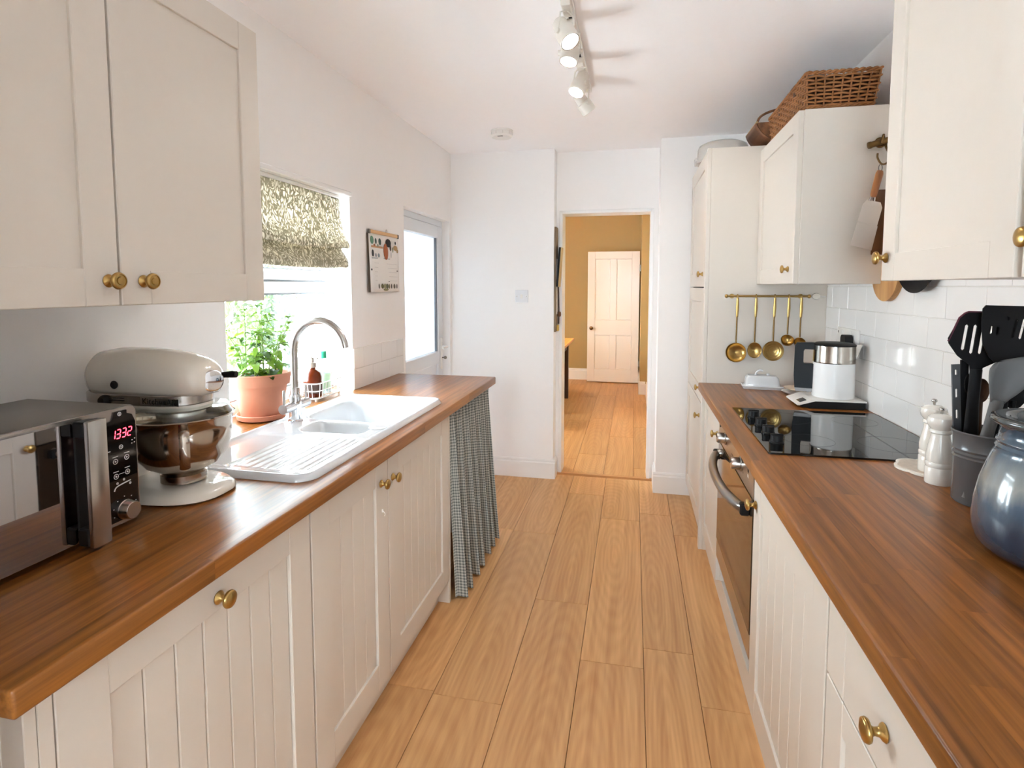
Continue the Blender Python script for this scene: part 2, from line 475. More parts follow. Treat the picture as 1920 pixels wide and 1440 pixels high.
skirting('baseboard_pillar', (0.149, YP), (0.42, YP), (0, -1))
skirting('baseboard_pillar_return', (0.165, YP + 0.0005), (0.165, YREC - 0.013), (-1, 0))
skirting('baseboard_dining_far', (-2.4, 8.40), (0.098, 8.40), (0, -1), 0.17)
skirting('baseboard_dining_right', (0.186, YREC + 0.17), (0.186, 7.379), (-1, 0), 0.17)
skirting('baseboard_dining_breast', (0.082, 7.38), (0.169, 7.38), (0, -1), 0.17)
skirting('baseboard_dining_alcove', (0.098, 7.3805), (0.098, 8.383), (-1, 0), 0.17)

# wall tiles: each tile a piece of its own, joints recessed
def tiles(wall, side, y0, y1, z0, rows, tw=0.2, th=0.1, off=0.0):
    bmg = B()
    x = RW if side > 0 else LW
    box(bmg, x, x - side * 0.004, y0, y1, z0, z0 + rows * th)
    finish(bmg, 'grout', M_GROUT, wall)
    for r in range(rows):
        y = y0 - (tw / 2 if r % 2 else 0) - off
        while y < y1:
            a, b = max(y, y0), min(y + tw, y1)
            if b - a > 0.012:
                bm = B(); box(bm, x - side * 0.001, x - side * 0.0072, a + 0.0009, b - 0.0009, z0 + r * th + 0.0009, z0 + (r + 1) * th - 0.0009, 0.0011)
                finish(bm, 'tile', M_TILE, wall)
            y += tw
tiles(wall_right, 1, 0.55, 3.03, WT, 7)
tiles(wall_left, -1, 0.50, WY0, WT, 2)
tiles(wall_left, -1, WY1, 3.045, WT, 2, off=-0.0)

# ------------------------------------------------------------------ window, blind and back door
def pane(name, parent, x, y0, y1, z0, z1, mat, t=0.004):
    bm = B(); box(bm, x - t / 2, x + t / 2, y0, y1, z0, z1)
    return finish(bm, name, mat, parent)
XF = -1.5
win = struct(bpy.data.objects.new('window_1', None)); COL.objects.link(win); win.location = (XF, 2.08, WT)
win['_world'] = [XF, 2.08, WT]
bm = B()
WA, WB = WY0 - 0.0, WY1B
for b in ((WA, WA + 0.05, 0.90, WZT), (WB - 0.035, WB, 0.90, WZT), (WA + 0.05, WB - 0.035, 0.90, 0.955), (WA + 0.05, WB - 0.035, WZT - 0.05, WZT), (WA + 0.05, WB - 0.035, 1.372, 1.425)):
    box(bm, XF - 0.06, XF, *b, 0.004)
finish(bm, 'window_frame', M_UPVC, win)
bm = B()                                                        # opening fanlight sash
for b in ((WA + 0.055, WA + 0.10, 1.43, WZT - 0.055), (WB - 0.085, WB - 0.04, 1.43, WZT - 0.055), (WA + 0.10, WB - 0.085, 1.43, 1.475), (WA + 0.10, WB - 0.085, WZT - 0.10, WZT - 0.055)):
    box(bm, XF - 0.045, XF + 0.012, *b, 0.005)
sash = finish(bm, 'fanlight_sash', M_UPVC, win)
bm = B(); box(bm, XF + 0.012, XF + 0.028, 2.02, 2.05, 1.437, 1.465, 0.003)
tube(bm, bez([(XF + 0.03, 2.035, 1.45), (XF + 0.042, 2.06, 1.449), (XF + 0.04, 2.10, 1.456), (XF + 0.036, 2.19, 1.458)]), 0.006, 8)
finish(bm, 'catch', M_UPVC, sash)
bm = B()
for b in ((WA + 0.05, WA + 0.058, 0.955, 1.372), (WB - 0.050, WB - 0.035, 0.955, 1.372), (WA + 0.058, WB - 0.05, 0.955, 0.961), (WA + 0.058, WB - 0.05, 1.364, 1.372)):
    box(bm, XF - 0.035, XF - 0.004, *b)
for b in ((WA + 0.05, WB - 0.035, 1.4255, 1.4295), (WA + 0.10, WB - 0.085, 1.4755, 1.481)):
    box(bm, XF - 0.035, XF + 0.006, *b)
finish(bm, 'gasket', plain('grey_gasket', lin(120, 124, 130), 0.6), win)
pane('pane', win, XF - 0.03, WA + 0.05, WB - 0.035, 0.955, 1.372, M_GLASS)
pane('pane', win, XF - 0.03, WA + 0.10, WB - 0.085, 1.475, WZT - 0.10, M_GLASS)

door = struct(bpy.data.objects.new('door_1', None)); COL.objects.link(door); door.location = (LW - 0.06, 3.5, 0)
door['_world'] = [LW - 0.06, 3.5, 0]
XD = LW - 0.055
bm = B()
for b in ((DY0, DY0 + 0.035, 0, DZT), (DY1 - 0.03, DY1, 0, DZT), (DY0 + 0.035, DY1 - 0.03, DZT - 0.04, DZT)):
    box(bm, XD - 0.07, XD, *b, 0.003)
finish(bm, 'door_frame', M_UPVC, door)
LY0, LY1 = DY0 + 0.037, DY1 - 0.032
bm = B()
for b in ((LY0, LY0 + 0.07, 0.01, DZT - 0.042), (LY1 - 0.085, LY1, 0.01, DZT - 0.042), (LY0 + 0.07, LY1 - 0.085, 0.845, 0.935), (LY0 + 0.07, LY1 - 0.085, 1.745, DZT - 0.042), (LY0 + 0.07, LY1 - 0.085, 0.01, 0.10)):
    box(bm, XD - 0.055, XD + 0.008, *b, 0.005)
leaf = finish(bm, 'door_leaf', M_UPVC, door)
bm = B()
for b in ((LY0 + 0.07, LY0 + 0.082, 0.935, 1.745), (LY1 - 0.098, LY1 - 0.085, 0.935, 1.745)): box(bm, XD - 0.03, XD - 0.002, *b)
finish(bm, 'gasket', MATS['grey_gasket'], door)
pane('pane', leaf, XD - 0.02, LY0 + 0.07, LY1 - 0.085, 0.935, 1.745, M_FROST, 0.006)
bm = B(); box(bm, XD - 0.035, XD - 0.01, LY0 + 0.07, LY1 - 0.085, 0.10, 0.845, 0.003)
finish(bm, 'lower_panel', M_UPVC, leaf)
bm = B(); box(bm, XD + 0.008, XD + 0.018, LY1 - 0.055, LY1 - 0.025, 0.80, 1.03, 0.004)
tube(bm, [(XD + 0.015, LY1 - 0.04, 0.965), (XD + 0.055, LY1 - 0.04, 0.965), (XD + 0.06, LY1 - 0.05, 0.965), (XD + 0.06, LY1 - 0.14, 0.965)], 0.009, 8)
finish(bm, 'door_handle', M_PLASTIC, leaf)
bm = B(); tube(bm, [(XD + 0.018, LY1 - 0.04, 0.885), (XD + 0.04, LY1 - 0.04, 0.885)], 0.004, 8)
lathe(bm, [(0.0001, 0), (0.012, 0.001), (0.012, 0.004), (0.0001, 0.005)], (XD + 0.042, LY1 - 0.043, 0.885), 12, (0, 1, 0))
finish(bm, 'key', M_STEEL_D, leaf)
for zz in (0.30, 0.93, 1.62):
    bm = B(); lathe(bm, [(0.009, 0), (0.009, 0.07)], (XD + 0.012, LY0 - 0.004, zz), 12)
    finish(bm, 'hinge', M_UPVC, door)

# window in the wall behind the camera
wb = struct(bpy.data.objects.new('window_2', None)); COL.objects.link(wb); wb.location = (-0.35, YB - 0.1, 0.8); wb['_world'] = [-0.35, YB - 0.1, 0.8]
bm = B()
for b in ((-0.78, -0.72, 0.8, 2.1), (0.02, 0.08, 0.8, 2.1), (-0.38, -0.32, 0.86, 2.04)): box(bm, b[0], b[1], YB - 0.12, YB - 0.06, b[2], b[3], 0.004)
for b in ((-0.72, 0.02, 0.8, 0.86), (-0.72, 0.02, 2.04, 2.1)): box(bm, b[0], b[1], YB - 0.12, YB - 0.06, b[2], b[3], 0.004)
finish(bm, 'window_frame', M_UPVC, wb)
for a, b in ((-0.72, -0.38), (-0.32, 0.02)):
    bm = B(); box(bm, a, b, YB - 0.092, YB - 0.088, 0.86, 2.04); finish(bm, 'pane', M_GLASS, wb)
wd = struct(bpy.data.objects.new('window_3', None)); COL.objects.link(wd); wd.location = (-2.5, 5.8, 0.8); wd['_world'] = [-2.5, 5.8, 0.8]
bm = B()
for b in ((5.1, 5.17, 0.8, 2.2), (6.13, 6.2, 0.8, 2.2), (5.62, 5.68, 0.87, 2.13), (5.17, 6.13, 0.8, 0.87), (5.17, 6.13, 2.13, 2.2)): box(bm, -2.54, -2.48, *b)
finish(bm, 'window_frame', M_UPVC, wd)
for a, b in ((5.17, 5.62), (5.68, 6.13)): pane('pane', wd, -2.51, a, b, 0.87, 2.13, M_GLASS)

# roman blind of leaf-printed linen
def blind_mat():
    m, n, l, p, tl = translucent('leaf_print_linen', (0.8, 0.78, 0.68, 1), 0.38, 0.85)
    t = n.new('ShaderNodeTexCoord')
    nz = n.new('ShaderNodeTexNoise'); nz.inputs['Scale'].default_value = 22; nz.inputs['Detail'].default_value = 1
    mp = n.new('ShaderNodeMapping'); mp.inputs['Scale'].default_value = (1, 1, 0.7)
    l.new(t.outputs['Object'], mp.inputs[0]); l.new(mp.outputs[0], nz.inputs['Vector'])
    sep = n.new('ShaderNodeVectorMath'); sep.operation = 'MULTIPLY_ADD'; sep.inputs[1].default_value = (0.10, 0.10, 0.10)
    l.new(nz.outputs['Color'], sep.inputs[0]); l.new(mp.outputs[0], sep.inputs[2])
    wv = n.new('ShaderNodeTexVoronoi'); wv.feature = 'DISTANCE_TO_EDGE'; wv.inputs['Scale'].default_value = 75
    sc = n.new('ShaderNodeMapping'); sc.inputs['Scale'].default_value = (1, 1, 0.45); sc.inputs['Rotation'].default_value = (0.5, 0, 0)
    l.new(sep.outputs[0], sc.inputs[0]); l.new(sc.outputs[0], wv.inputs['Vector'])
    rp = n.new('ShaderNodeValToRGB')
    rp.color_ramp.elements[0].position = 0.10; rp.color_ramp.elements[0].color = lin(160, 152, 132)
    rp.color_ramp.elements[1].position = 0.22; rp.color_ramp.elements[1].color = lin(236, 230, 216)
    l.new(wv.outputs['Distance'], rp.inputs['Fac'])
    l.new(rp.outputs['Color'], p.inputs['Base Color']); l.new(rp.outputs['Color'], tl.inputs[0])
    return m
M_BLIND = blind_mat()
bl = thing('roman_blind', 'cream roman blind with grey leaf print, folded up over the kitchen window', 'blind', (-1.345, 2.03, 1.50))
# cross-section (offset from wall face, height) of the gathered cloth
sec = [(0.0, 1.812), (0.004, 1.76), (0.012, 1.70), (0.026, 1.645), (0.040, 1.612), (0.046, 1.592), (0.040, 1.580), (0.012, 1.588), (0.008, 1.572), (0.022, 1.545), (0.034, 1.520), (0.036, 1.500), (0.028, 1.490), (0.004, 1.500)]
secs = bez([(a, 0, b) for a, b in sec], 4)
bm = B()
def fn(u, v):
    q = secs[min(int(round(v * (len(secs) - 1))), len(secs) - 1)]
    y = 1.615 + (2.432 - 1.615) * u
    sag = 0.010 * sin(pi * u) * (1 if q.z < 1.70 else 0)
    return (-1.362 + q.x + 0.004 * sin(u * 9 + q.z * 12), y, q.z - sag)
grid(bm, 36, len(secs) - 1, fn)
cl = finish(bm, 'cloth', M_BLIND, bl, 80)
md = cl.modifiers.new('thick', 'SOLIDIFY'); md.thickness = 0.0015
bm = B()                                                        # second, hidden layer of folded cloth
def fn2(u, v): return (-1.366 - 0.006 * sin(v * pi), 1.618 + 0.81 * u, 1.60 - 0.10 * v)
grid(bm, 12, 6, fn2); finish(bm, 'back_fold', M_BLIND, bl, 80)
bm = B(); box(bm, -1.378, -1.352, 1.612, 2.436, 1.812, WZT - 0.001, 0.003); finish(bm, 'headrail', M_TRIM, bl)
bm = B(); box(bm, LW - 0.012, LW + 0.010, WY0 - 0.01, WY1 + 0.012, WZT - 0.004, WZT + 0.018, 0.004); struct(finish(bm, 'trim_3', M_TRIM))

# sill of the recess
bm = B(); prism(bm, [(LW, WY0), (LW, WY1), (-1.5, WY1B), (-1.5, WY0)], WT - 0.04, WT, 'Z')
struct(finish(bm, 'window_sill', M_TOP))

# ------------------------------------------------------------------ outside
bm = B(); box(bm, -30, -1.57, -12, 24, -0.35, -0.15); struct(finish(bm, 'ground_terrace', plain('pale_paving', lin(206, 209, 214), 0.9, bump=0.4, bscale=20, vary=0.08)))
bm = B(); box(bm, -2.62, LW - 0.251, 3.99, 4.085, -0.15, 2.9); struct(finish(bm, 'wall_outside', plain('white_render', lin(238, 236, 232), 0.8, bump=0.3, bscale=80)))
def shrub_mat(name, a, b):
    m, n, l, p, tl = translucent(name, (0.5, 0.6, 0.3, 1), 0.5, 0.6)
    t = n.new('ShaderNodeTexCoord'); nz = n.new('ShaderNodeTexNoise'); nz.inputs['Scale'].default_value = 3.0
    rp = n.new('ShaderNodeValToRGB'); rp.color_ramp.elements[0].position = 0.35; rp.color_ramp.elements[1].position = 0.65
    rp.color_ramp.elements[0].color = lin(*a); rp.color_ramp.elements[1].color = lin(*b)
    l.new(t.outputs['Object'], nz.inputs['Vector']); l.new(nz.outputs['Fac'], rp.inputs['Fac']); l.new(rp.outputs['Color'], p.inputs['Base Color']); l.new(rp.outputs['Color'], tl.inputs[0])
    return m
M_LEAFG = shrub_mat('hedge_leaf', (50, 60, 34), (78, 90, 52))
def leaf_mass(name, label, c, r, n, size, seed, mat):
    rr = random.Random(seed); vs = []; fs = []
    for i in range(n):
        while True:
            p = Vector((rr.uniform(-1, 1), rr.uniform(-1, 1), rr.uniform(-1, 1)))
            if 0.35 < p.length < 1: break
        p = Vector((c[0] + p.x * r[0], c[1] + p.y * r[1], c[2] + p.z * r[2]))
        q = Euler((rr.uniform(0, 6.3), rr.uniform(0, 6.3), rr.uniform(0, 6.3))).to_matrix()
        s = size * rr.uniform(0.6, 1.3); b = len(vs)
        for a in ((-1, 0, 0), (0, -0.45, 0.12), (1, 0, 0), (0, 0.45, 0.12)): vs.append(p + q @ (Vector(a) * s))
        fs.append((b, b + 1, b + 2)); fs.append((b, b + 2, b + 3))
    me = bpy.data.meshes.new(name); me.from_pydata(vs, [], fs)
    o = obj_from(me, name, mat); tag(o, label, 'shrub'); return o
def garden_shrub(label, c, r, n, size, seed, mat):
    t = thing('garden_shrub', label, 'shrub', (c[0], c[1], -0.15), group='shrubs in the garden')
    o = leaf_mass('foliage', label, c, r, n, size, seed, mat)
    del o['label']; del o['category']; o.parent = t; o.data.transform(Matrix.Translation(-Vector(t['_world'])))
    o['kind'] = 'stuff'
    bm = B(); tube(bm, [(c[0], c[1], -0.2), (c[0] + 0.05, c[1], c[2])], 0.05, 8); finish(bm, 'stem', plain('bark', lin(110, 95, 75), 0.9), t)
garden_shrub('big bushy green shrub seen through the lower window pane', (-8.2, 10.6, 0.9), (1.3, 1.5, 1.3), 1700, 0.10, 3, M_LEAFG)
garden_shrub('blue-green shrub behind the tap, beyond the window', (-6.2, 9.6, 0.9), (0.75, 0.85, 1.7), 1500, 0.08, 5, shrub_mat('shrub_leaf_dark', (38, 50, 38), (60, 76, 54)))
garden_shrub('pale yellow-green shrub low behind the potted herb', (-7.0, 7.6, 0.3), (1.0, 1.2, 0.7), 1400, 0.08, 8, shrub_mat('shrub_leaf_pale', (70, 80, 46), (94, 102, 62)))
# ================================================================== fitted units
def knob(parent, x, y, z, s, r=0.0165, ringed=False):
    """Turned brass knob on a front facing +X (s=1) or -X (s=-1)."""
    k = r / 0.0165
    prof = [(0.0001, 0), (0.0115, 0), (0.0125, 0.002), (0.0105, 0.005), (0.0065, 0.008), (0.0055, 0.014), (0.0075, 0.018),
            (0.0150, 0.0205), (0.0165, 0.0235), (0.0150, 0.0275), (0.0125, 0.0285)]
    if ringed: prof += [(0.0118, 0.0268), (0.0075, 0.0272), (0.0068, 0.0290), (0.0001, 0.0295)]
    else: prof += [(0.007, 0.0305), (0.0001, 0.031)]
    bm = B(); lathe(bm, [(a * k, b * k) for a, b in prof], (x, y, z), 24, (s, 0, 0))
    return finish(bm, 'knob', M_BRASS, parent, 50)

def front(parent, name, s, x, y0, y1, z0, z1, stile=0.072, rail=None, planks=0, kn=None, kr=0.0165, ringed=False, t=0.02, rec=0.008, top_rail=None):
    """A framed door or drawer front: stiles and rails with a recessed panel, plain or of upright boards."""
    g = 0.0015; y0 += g; y1 -= g; z0 += g; z1 -= g
    rail = rail or stile; tr = top_rail or rail
    X = lambda w: x + s * w
    bm = B()
    box(bm, X(0), X(t), y0, y0 + stile, z0, z1, 0.0016)
    box(bm, X(0), X(t), y1 - stile, y1, z0, z1, 0.0016)
    box(bm, X(0), X(t - 0.0006), y0 + stile, y1 - stile, z0, z0 + rail, 0.0012)
    box(bm, X(0), X(t - 0.0006), y0 + stile, y1 - stile, z1 - tr, z1, 0.0012)
    d = finish(bm, name, M_CAB, parent)
    if planks:
        w = (y1 - y0 - 2 * stile) / planks
        for i in range(planks):
            bm = B(); box(bm, X(0.001), X(t - rec), y0 + stile + i * w + 0.0009, y0 + stile + (i + 1) * w - 0.0009, z0 + rail - 0.002, z1 - tr + 0.002, 0.0022)
            finish(bm, 'plank', M_CAB, d)
        bm = B(); box(bm, X(0.0), X(t - rec - 0.006), y0 + stile, y1 - stile, z0 + rail, z1 - tr)
        finish(bm, 'backing', M_CAB, d)
    else:
        bm = B(); box(bm, X(0.001), X(t - rec), y0 + stile - 0.002, y1 - stile + 0.002, z0 + rail - 0.002, z1 - tr + 0.002)
        finish(bm, 'panel', M_CAB, d)
    if kn: knob(d, X(t), kn[0], kn[1], s, kr, ringed)
    return d

def carcass(parent, xa, xb, y0, y1, z0, z1, t=0.018, top=True):
    bm = B()
    box(bm, xa, xb, y0, y0 + t, z0, z1, 0.001); box(bm, xa, xb, y1 - t, y1, z0, z1, 0.001)
    box(bm, xa, xb, y0 + t, y1 - t, z0, z0 + t); 
    if top: box(bm, xa, xb, y0 + t, y1 - t, z1 - t, z1)
    bk = xa if abs(xa) > abs(xb) else xb
    sg = 1 if bk < 0 else -1
    box(bm, bk, bk + sg * 0.006, y0 + t, y1 - t, z0 + t, z1 - (t if top else 0))
    return finish(bm, 'carcass', M_CAB, parent)

# ------------------------------------------------------------------ worktops of glued staves
def worktop(name, label, xa, xb, y0, y1, front_x, cut=None, seed=1, rows=13, th=0.04, ends=(True, True)):
    """Rows of staves; cut=(x0,x1,y0,y1) leaves an opening."""
    t = thing(name, label, 'worktop', ((xa + xb) / 2, (y0 + y1) / 2, WT - th))
    rr = random.Random(seed); w = (xb - xa) / rows
    meshes = {}
    for i in range(rows):
        a, b = xa + i * w, xa + (i + 1) * w
        spans = [(y0, y1)]
        if cut and b > cut[0] + 1e-4 and a < cut[1] - 1e-4: spans = [(y0, cut[2]), (cut[3], y1)]
        for s0, s1 in spans:
            y = s0
            while y < s1 - 1e-4:
                e = y + rr.uniform(0.32, 0.78)
                if s1 - e < 0.16: e = s1
                edge = (i == 0 and front_x < 0) and False
                bm = B()
                is_front = (i == rows - 1 and front_x == xb) or (i == 0 and front_x == xa)
                box(bm, a + 0.00005, b - 0.00005, y + 0.00005, e - 0.00005, WT - th, WT)
                if is_front or abs(y - y0) < 1e-3 or abs(e - y1) < 1e-3:
                    sel = []
                    for ed in bm.edges:
                        p, q = ed.verts[0].co, ed.verts[1].co
                        fx = is_front and abs(p.x - front_x) < 0.001 and abs(q.x - front_x) < 0.001
                        ey = ends[0] and abs(p.y - y0) < 0.001 and abs(q.y - y0) < 0.001
                        ez = ends[1] and abs(p.y - y1) < 0.001 and abs(q.y - y1) < 0.001
                        hz = abs(p.z - WT) < 0.001 and abs(q.z - WT) < 0.001
                        lz = abs(p.z - WT + th) < 0.001 and abs(q.z - WT + th) < 0.001
                        if (fx or ey or ez) and (hz or lz or (fx and (ey or ez))): sel.append(ed)
                    if sel: bmesh.ops.bevel(bm, geom=sel, offset=0.0045, segments=3, affect='EDGES', profile=0.5)
                finish(bm, 'stave', M_TOP, t, 40)
                y = e
    return t
worktop('oak_worktop', 'long oak worktop holding the white sink, microwave and stand mixer', LW + 0.002, XLF, 0.508, 2.985, XLF, cut=(-1.235, -0.83, 1.655, 2.25), seed=4, rows=14)
worktop('oak_worktop', 'oak worktop under the hob, kettle and blue crock', XRF, RW - 0.002, 0.28, 3.028, XRF, seed=9, rows=15, ends=(False, False))

# ------------------------------------------------------------------ left base units
XL = -0.795                                    # carcass face; fronts are 20 mm proud of it
ZB, ZT = 0.105, WT - 0.042
def plinth(name, label, x, y0, y1, s, h=0.103):
    bm = B(); box(bm, x, x - s * 0.016, y0, y1, 0.0, h, 0.001)
    return tag(finish(bm, name, M_CAB), label, 'plinth')

u = thing('base_cabinet', 'cream base cabinet with wide boarded door under the microwave', 'cabinet', (-1.06, 0.88, 0))
carcass(u, LW + 0.02, XL, 0.558, 1.205, ZB, ZT)
bm = B(); box(bm, LW + 0.01, XL + 0.02, 0.540, 0.557, 0.0, ZT, 0.0012); ep = finish(bm, 'end_panel', M_CAB, u)
bm = B(); box(bm, XL - 0.024, XL - 0.020, 0.5385, 0.540, 0.0, ZT); finish(bm, 'seam', M_GROUT, u)
front(u, 'door', 1, XL, 0.58, 1.206, ZB, ZT, 0.082, planks=7, kn=(0.893, 0.800), kr=0.0175)
bm = B(); box(bm, XL, XL + 0.020, 0.558, 0.579, 0.02, ZT, 0.0012); finish(bm, 'filler_strip', M_CAB, u)
u = thing('sink_cabinet', 'cream boarded sink base cabinet with one narrow and one wide door', 'cabinet', (-1.06, 1.74, 0))
carcass(u, LW + 0.02, XL, 1.21, 2.262, ZB, ZT, top=False)
front(u, 'door', 1, XL, 1.21, 1.655, ZB, ZT, 0.085, planks=4, kn=(1.603, 0.775))
front(u, 'door', 1, XL, 1.657, 2.262, ZB, ZT, 0.078, planks=7, kn=(1.690, 0.768))
bm = B(); box(bm, XL + 0.02, XL + 0.0235, 1.605, 1.613, 0.680, 0.690, 0.001)
tube(bm, bez([(XL + 0.022, 1.609, 0.685), (XL + 0.03, 1.609, 0.676), (XL + 0.028, 1.609, 0.668)], 4), 0.0016, 6); finish(bm, 'small_hook', M_PLASTIC, u)
bm = B(); box(bm, LW + 0.01, XL + 0.02, 2.264, 2.284, 0.0, ZT, 0.001)
tag(finish(bm, 'end_panel', M_CAB), 'cream end panel between the sink cabinet and the grey curtain', 'panel')
plinth('plinth', 'cream plinth along the floor under the sink side cabinets', -0.827, 0.558, 2.262, 1)

# ------------------------------------------------------------------ gingham curtain
def gingham():
    m, n, l, p, tl = translucent('grey_gingham', (0.5, 0.5, 0.5, 1), 0.12, 0.9)
    t = n.new('ShaderNodeUVMap'); t.uv_map = 'uv'
    sp = n.new('ShaderNodeSeparateXYZ'); l.new(t.outputs[0], sp.inputs[0])
    out = []
    for i in range(2):
        mu = n.new('ShaderNodeMath'); mu.operation = 'MULTIPLY'; mu.inputs[1].default_value = 1 / 0.0135
        fr = n.new('ShaderNodeMath'); fr.operation = 'FRACT'
        gt = n.new('ShaderNodeMath'); gt.operation = 'GREATER_THAN'; gt.inputs[1].default_value = 0.5
        l.new(sp.outputs[i], mu.inputs[0]); l.new(mu.outputs[0], fr.inputs[0]); l.new(fr.outputs[0], gt.inputs[0]); out.append(gt)
    ad = n.new('ShaderNodeMath'); ad.operation = 'ADD'
    l.new(out[0].outputs[0], ad.inputs[0]); l.new(out[1].outputs[0], ad.inputs[1])
    hf = n.new('ShaderNodeMath'); hf.operation = 'MULTIPLY'; hf.inputs[1].default_value = 0.5; l.new(ad.outputs[0], hf.inputs[0])
    rp = n.new('ShaderNodeValToRGB')
    rp.color_ramp.elements[0].position = 0.1; rp.color_ramp.elements[0].color = lin(200, 200, 192)
    e = rp.color_ramp.elements.new(0.5); e.color = lin(158, 160, 154)
    rp.color_ramp.elements[-1].position = 0.9; rp.color_ramp.elements[-1].color = lin(104, 108, 106)
    l.new(hf.outputs[0], rp.inputs['Fac']); l.new(rp.outputs['Color'], p.inputs['Base Color']); l.new(rp.outputs['Color'], tl.inputs[0])
    return m
M_GING = gingham()
cu = thing('gingham_curtain', 'gathered grey gingham curtain hanging under the end of the worktop', 'curtain', (-0.77, 2.63, 0.0))
NF = 7
def cfold(u, v):
    """u along the rail, v from rail (0) to hem (1)."""
    y = 2.292 + 0.685 * u + 0.010 * sin(u * 23) * v
    ph = u * NF * 2 * pi + 0.9 * sin(u * 7.3) + 0.35 * sin(v * 2.2 + u * 11)
    a = 0.008 + 0.046 * (v ** 0.75)
    fine = (0.004 * sin(u * NF * 5.3 * 2 * pi)) * (1 - v) ** 2
    x = -0.782 + a * (0.62 * sin(ph - 1.2) + 0.25 * sin(2 * ph + 1.0)) + 0.036 * v ** 1.3 + fine
    z = 0.853 - v * 0.845 + 0.006 * sin(ph) * v
    return (x, y + 0.018 * cos(ph) * v - 0.012 * v * (1 - u), max(z, 0.004))
bm = B(); grid(bm, 300, 40, cfold, uv=lambda u, v: (u * 1.35, v * 0.85))
finish(bm, 'cloth', M_GING, cu, 80)
bm = B(); tube(bm, [(-0.785, 2.286, 0.846), (-0.785, 2.98, 0.846)], 0.004, 8); finish(bm, 'wire', M_PLASTIC, cu)
for yy in (2.289, 2.976):
    bm = B(); lathe(bm, [(0.006, 0), (0.006, 0.016)], (-0.785, yy, 0.846), 10, (0, 0, 1)); finish(bm, 'hook', M_STEEL, cu)
# worktop end leg (shelf side) hidden behind the curtain
bm = B(); box(bm, LW + 0.01, -0.86, 2.945, 2.965, 0.0, WT - 0.041); tag(finish(bm, 'support_panel', M_CAB), 'cream support panel behind the grey curtain at the worktop end', 'panel')

# ------------------------------------------------------------------ left wall cabinet
u = thing('wall_cabinet', 'beige double wall cabinet hanging above the microwave', 'cabinet', (-1.15, 0.88, 1.362))
XU = -0.98
carcass(u, LW + 0.002, XU, 0.455, 1.315, 1.362, 2.052)
front(u, 'door', 1, XU, 0.455, 0.886, 1.362, 2.052, 0.068, kn=(0.862, 1.410), kr=0.0165, ringed=True, rec=0.007)
front(u, 'door', 1, XU, 0.888, 1.315, 1.362, 2.052, 0.068, kn=(0.938, 1.410), kr=0.0165, ringed=True, rec=0.007)

# ------------------------------------------------------------------ right base units
XR = 0.392
u = thing('base_cabinet', 'narrow white base cabinet between the tall cupboard and the oven', 'cabinet', (0.66, 2.75, 0))
carcass(u, XR, RW - 0.01, 2.512, 3.026, ZB, ZT)
front(u, 'door', -1, XR, 2.512, 3.026, ZB, ZT, 0.075, kn=(2.556, 0.752))
u = thing('base_cabinet', 'white boarded base cabinet with brass knob beside the oven', 'cabinet', (0.66, 1.46, 0))
carcass(u, XR, RW - 0.01, 1.128, 1.792, ZB, ZT)
front(u, 'door', -1, XR, 1.128, 1.792, ZB, ZT, 0.085, planks=6, kn=(1.757, 0.742), kr=0.0175, top_rail=0.118)
u = thing('drawer_unit', 'white drawer unit with brass knob below the blue crock', 'drawers', (0.66, 0.78, 0))
carcass(u, XR, RW - 0.01, 0.45, 1.122, ZB, ZT)
# top drawer: flush front with grooved stiles
bm = B()
X = lambda w: XR - w
box(bm, X(0), X(0.02), 0.453, 0.535, 0.669, ZT - 0.002, 0.002); box(bm, X(0), X(0.02), 1.036, 1.120, 0.669, ZT - 0.002, 0.002)
box(bm, X(0), X(0.0195), 0.5355, 1.0345, 0.669, ZT - 0.002, 0.002)
d = finish(bm, 'drawer_front', M_CAB, u); knob(d, X(0.02), 0.873, 0.745, -1, 0.018)
front(u, 'drawer_front', -1, XR, 0.452, 1.121, 0.40, 0.666, 0.083, rail=0.06, kn=(0.787, 0.534), kr=0.018)
front(u, 'drawer_front', -1, XR, 0.452, 1.121, ZB, 0.398, 0.083, rail=0.06, kn=(0.787, 0.25), kr=0.018)
plinth('plinth', 'white plinth along the floor under the oven side cabinets', 0.397, 0.45, 3.03, -1)

# ------------------------------------------------------------------ oven
ov = thing('built_in_oven', 'built-in steel oven with dark glass door under the hob', 'oven', (0.66, 2.15, 0.22))
OY0, OY1, OZ0, OZ1 = 1.797, 2.507, 0.222, ZT
bm = B(); box(bm, XR, RW - 0.03, OY0, OY1, OZ0, OZ1 - 0.001); finish(bm, 'housing', M_STEEL_D, ov)
M_OVSTEEL = plain('warm_brushed_steel', lin(186, 172, 156), 0.28, 1.0, vary=0.05, bscale=200)
bm = B(); box(bm, XR, X(0.022), OY0, OY1, 0.742, OZ1 - 0.002, 0.002); cp = finish(bm, 'control_panel', M_OVSTEEL, ov)
for yy in (1.985, 2.315):
    bm = B(); lathe(bm, [(0.0001, 0), (0.026, 0), (0.026, 0.006), (0.021, 0.008), (0.020, 0.032), (0.018, 0.036), (0.0001, 0.036)], (X(0.022), yy, 0.798), 28, (-1, 0, 0))
    kk = finish(bm, 'control_knob', M_STEEL, cp, 50)
    bm = B(); box(bm, X(0.0575), X(0.0595), yy - 0.002, yy + 0.002, 0.800, 0.816); finish(bm, 'pointer', M_BLACK, cp)
for i in range(9):
    for yy in (1.985, 2.315):
        a = radians(-135 + i * 270 / 8)
        if i in (0, 8) or i % 2 == 0:
            bm = B(); box(bm, X(0.022), X(0.0224), yy + 0.033 * sin(a) - 0.0012, yy + 0.033 * sin(a) + 0.0012, 0.798 + 0.033 * cos(a) - 0.003, 0.798 + 0.033 * cos(a) + 0.003)
            finish(bm, 'scale_mark', M_BLACK, cp)
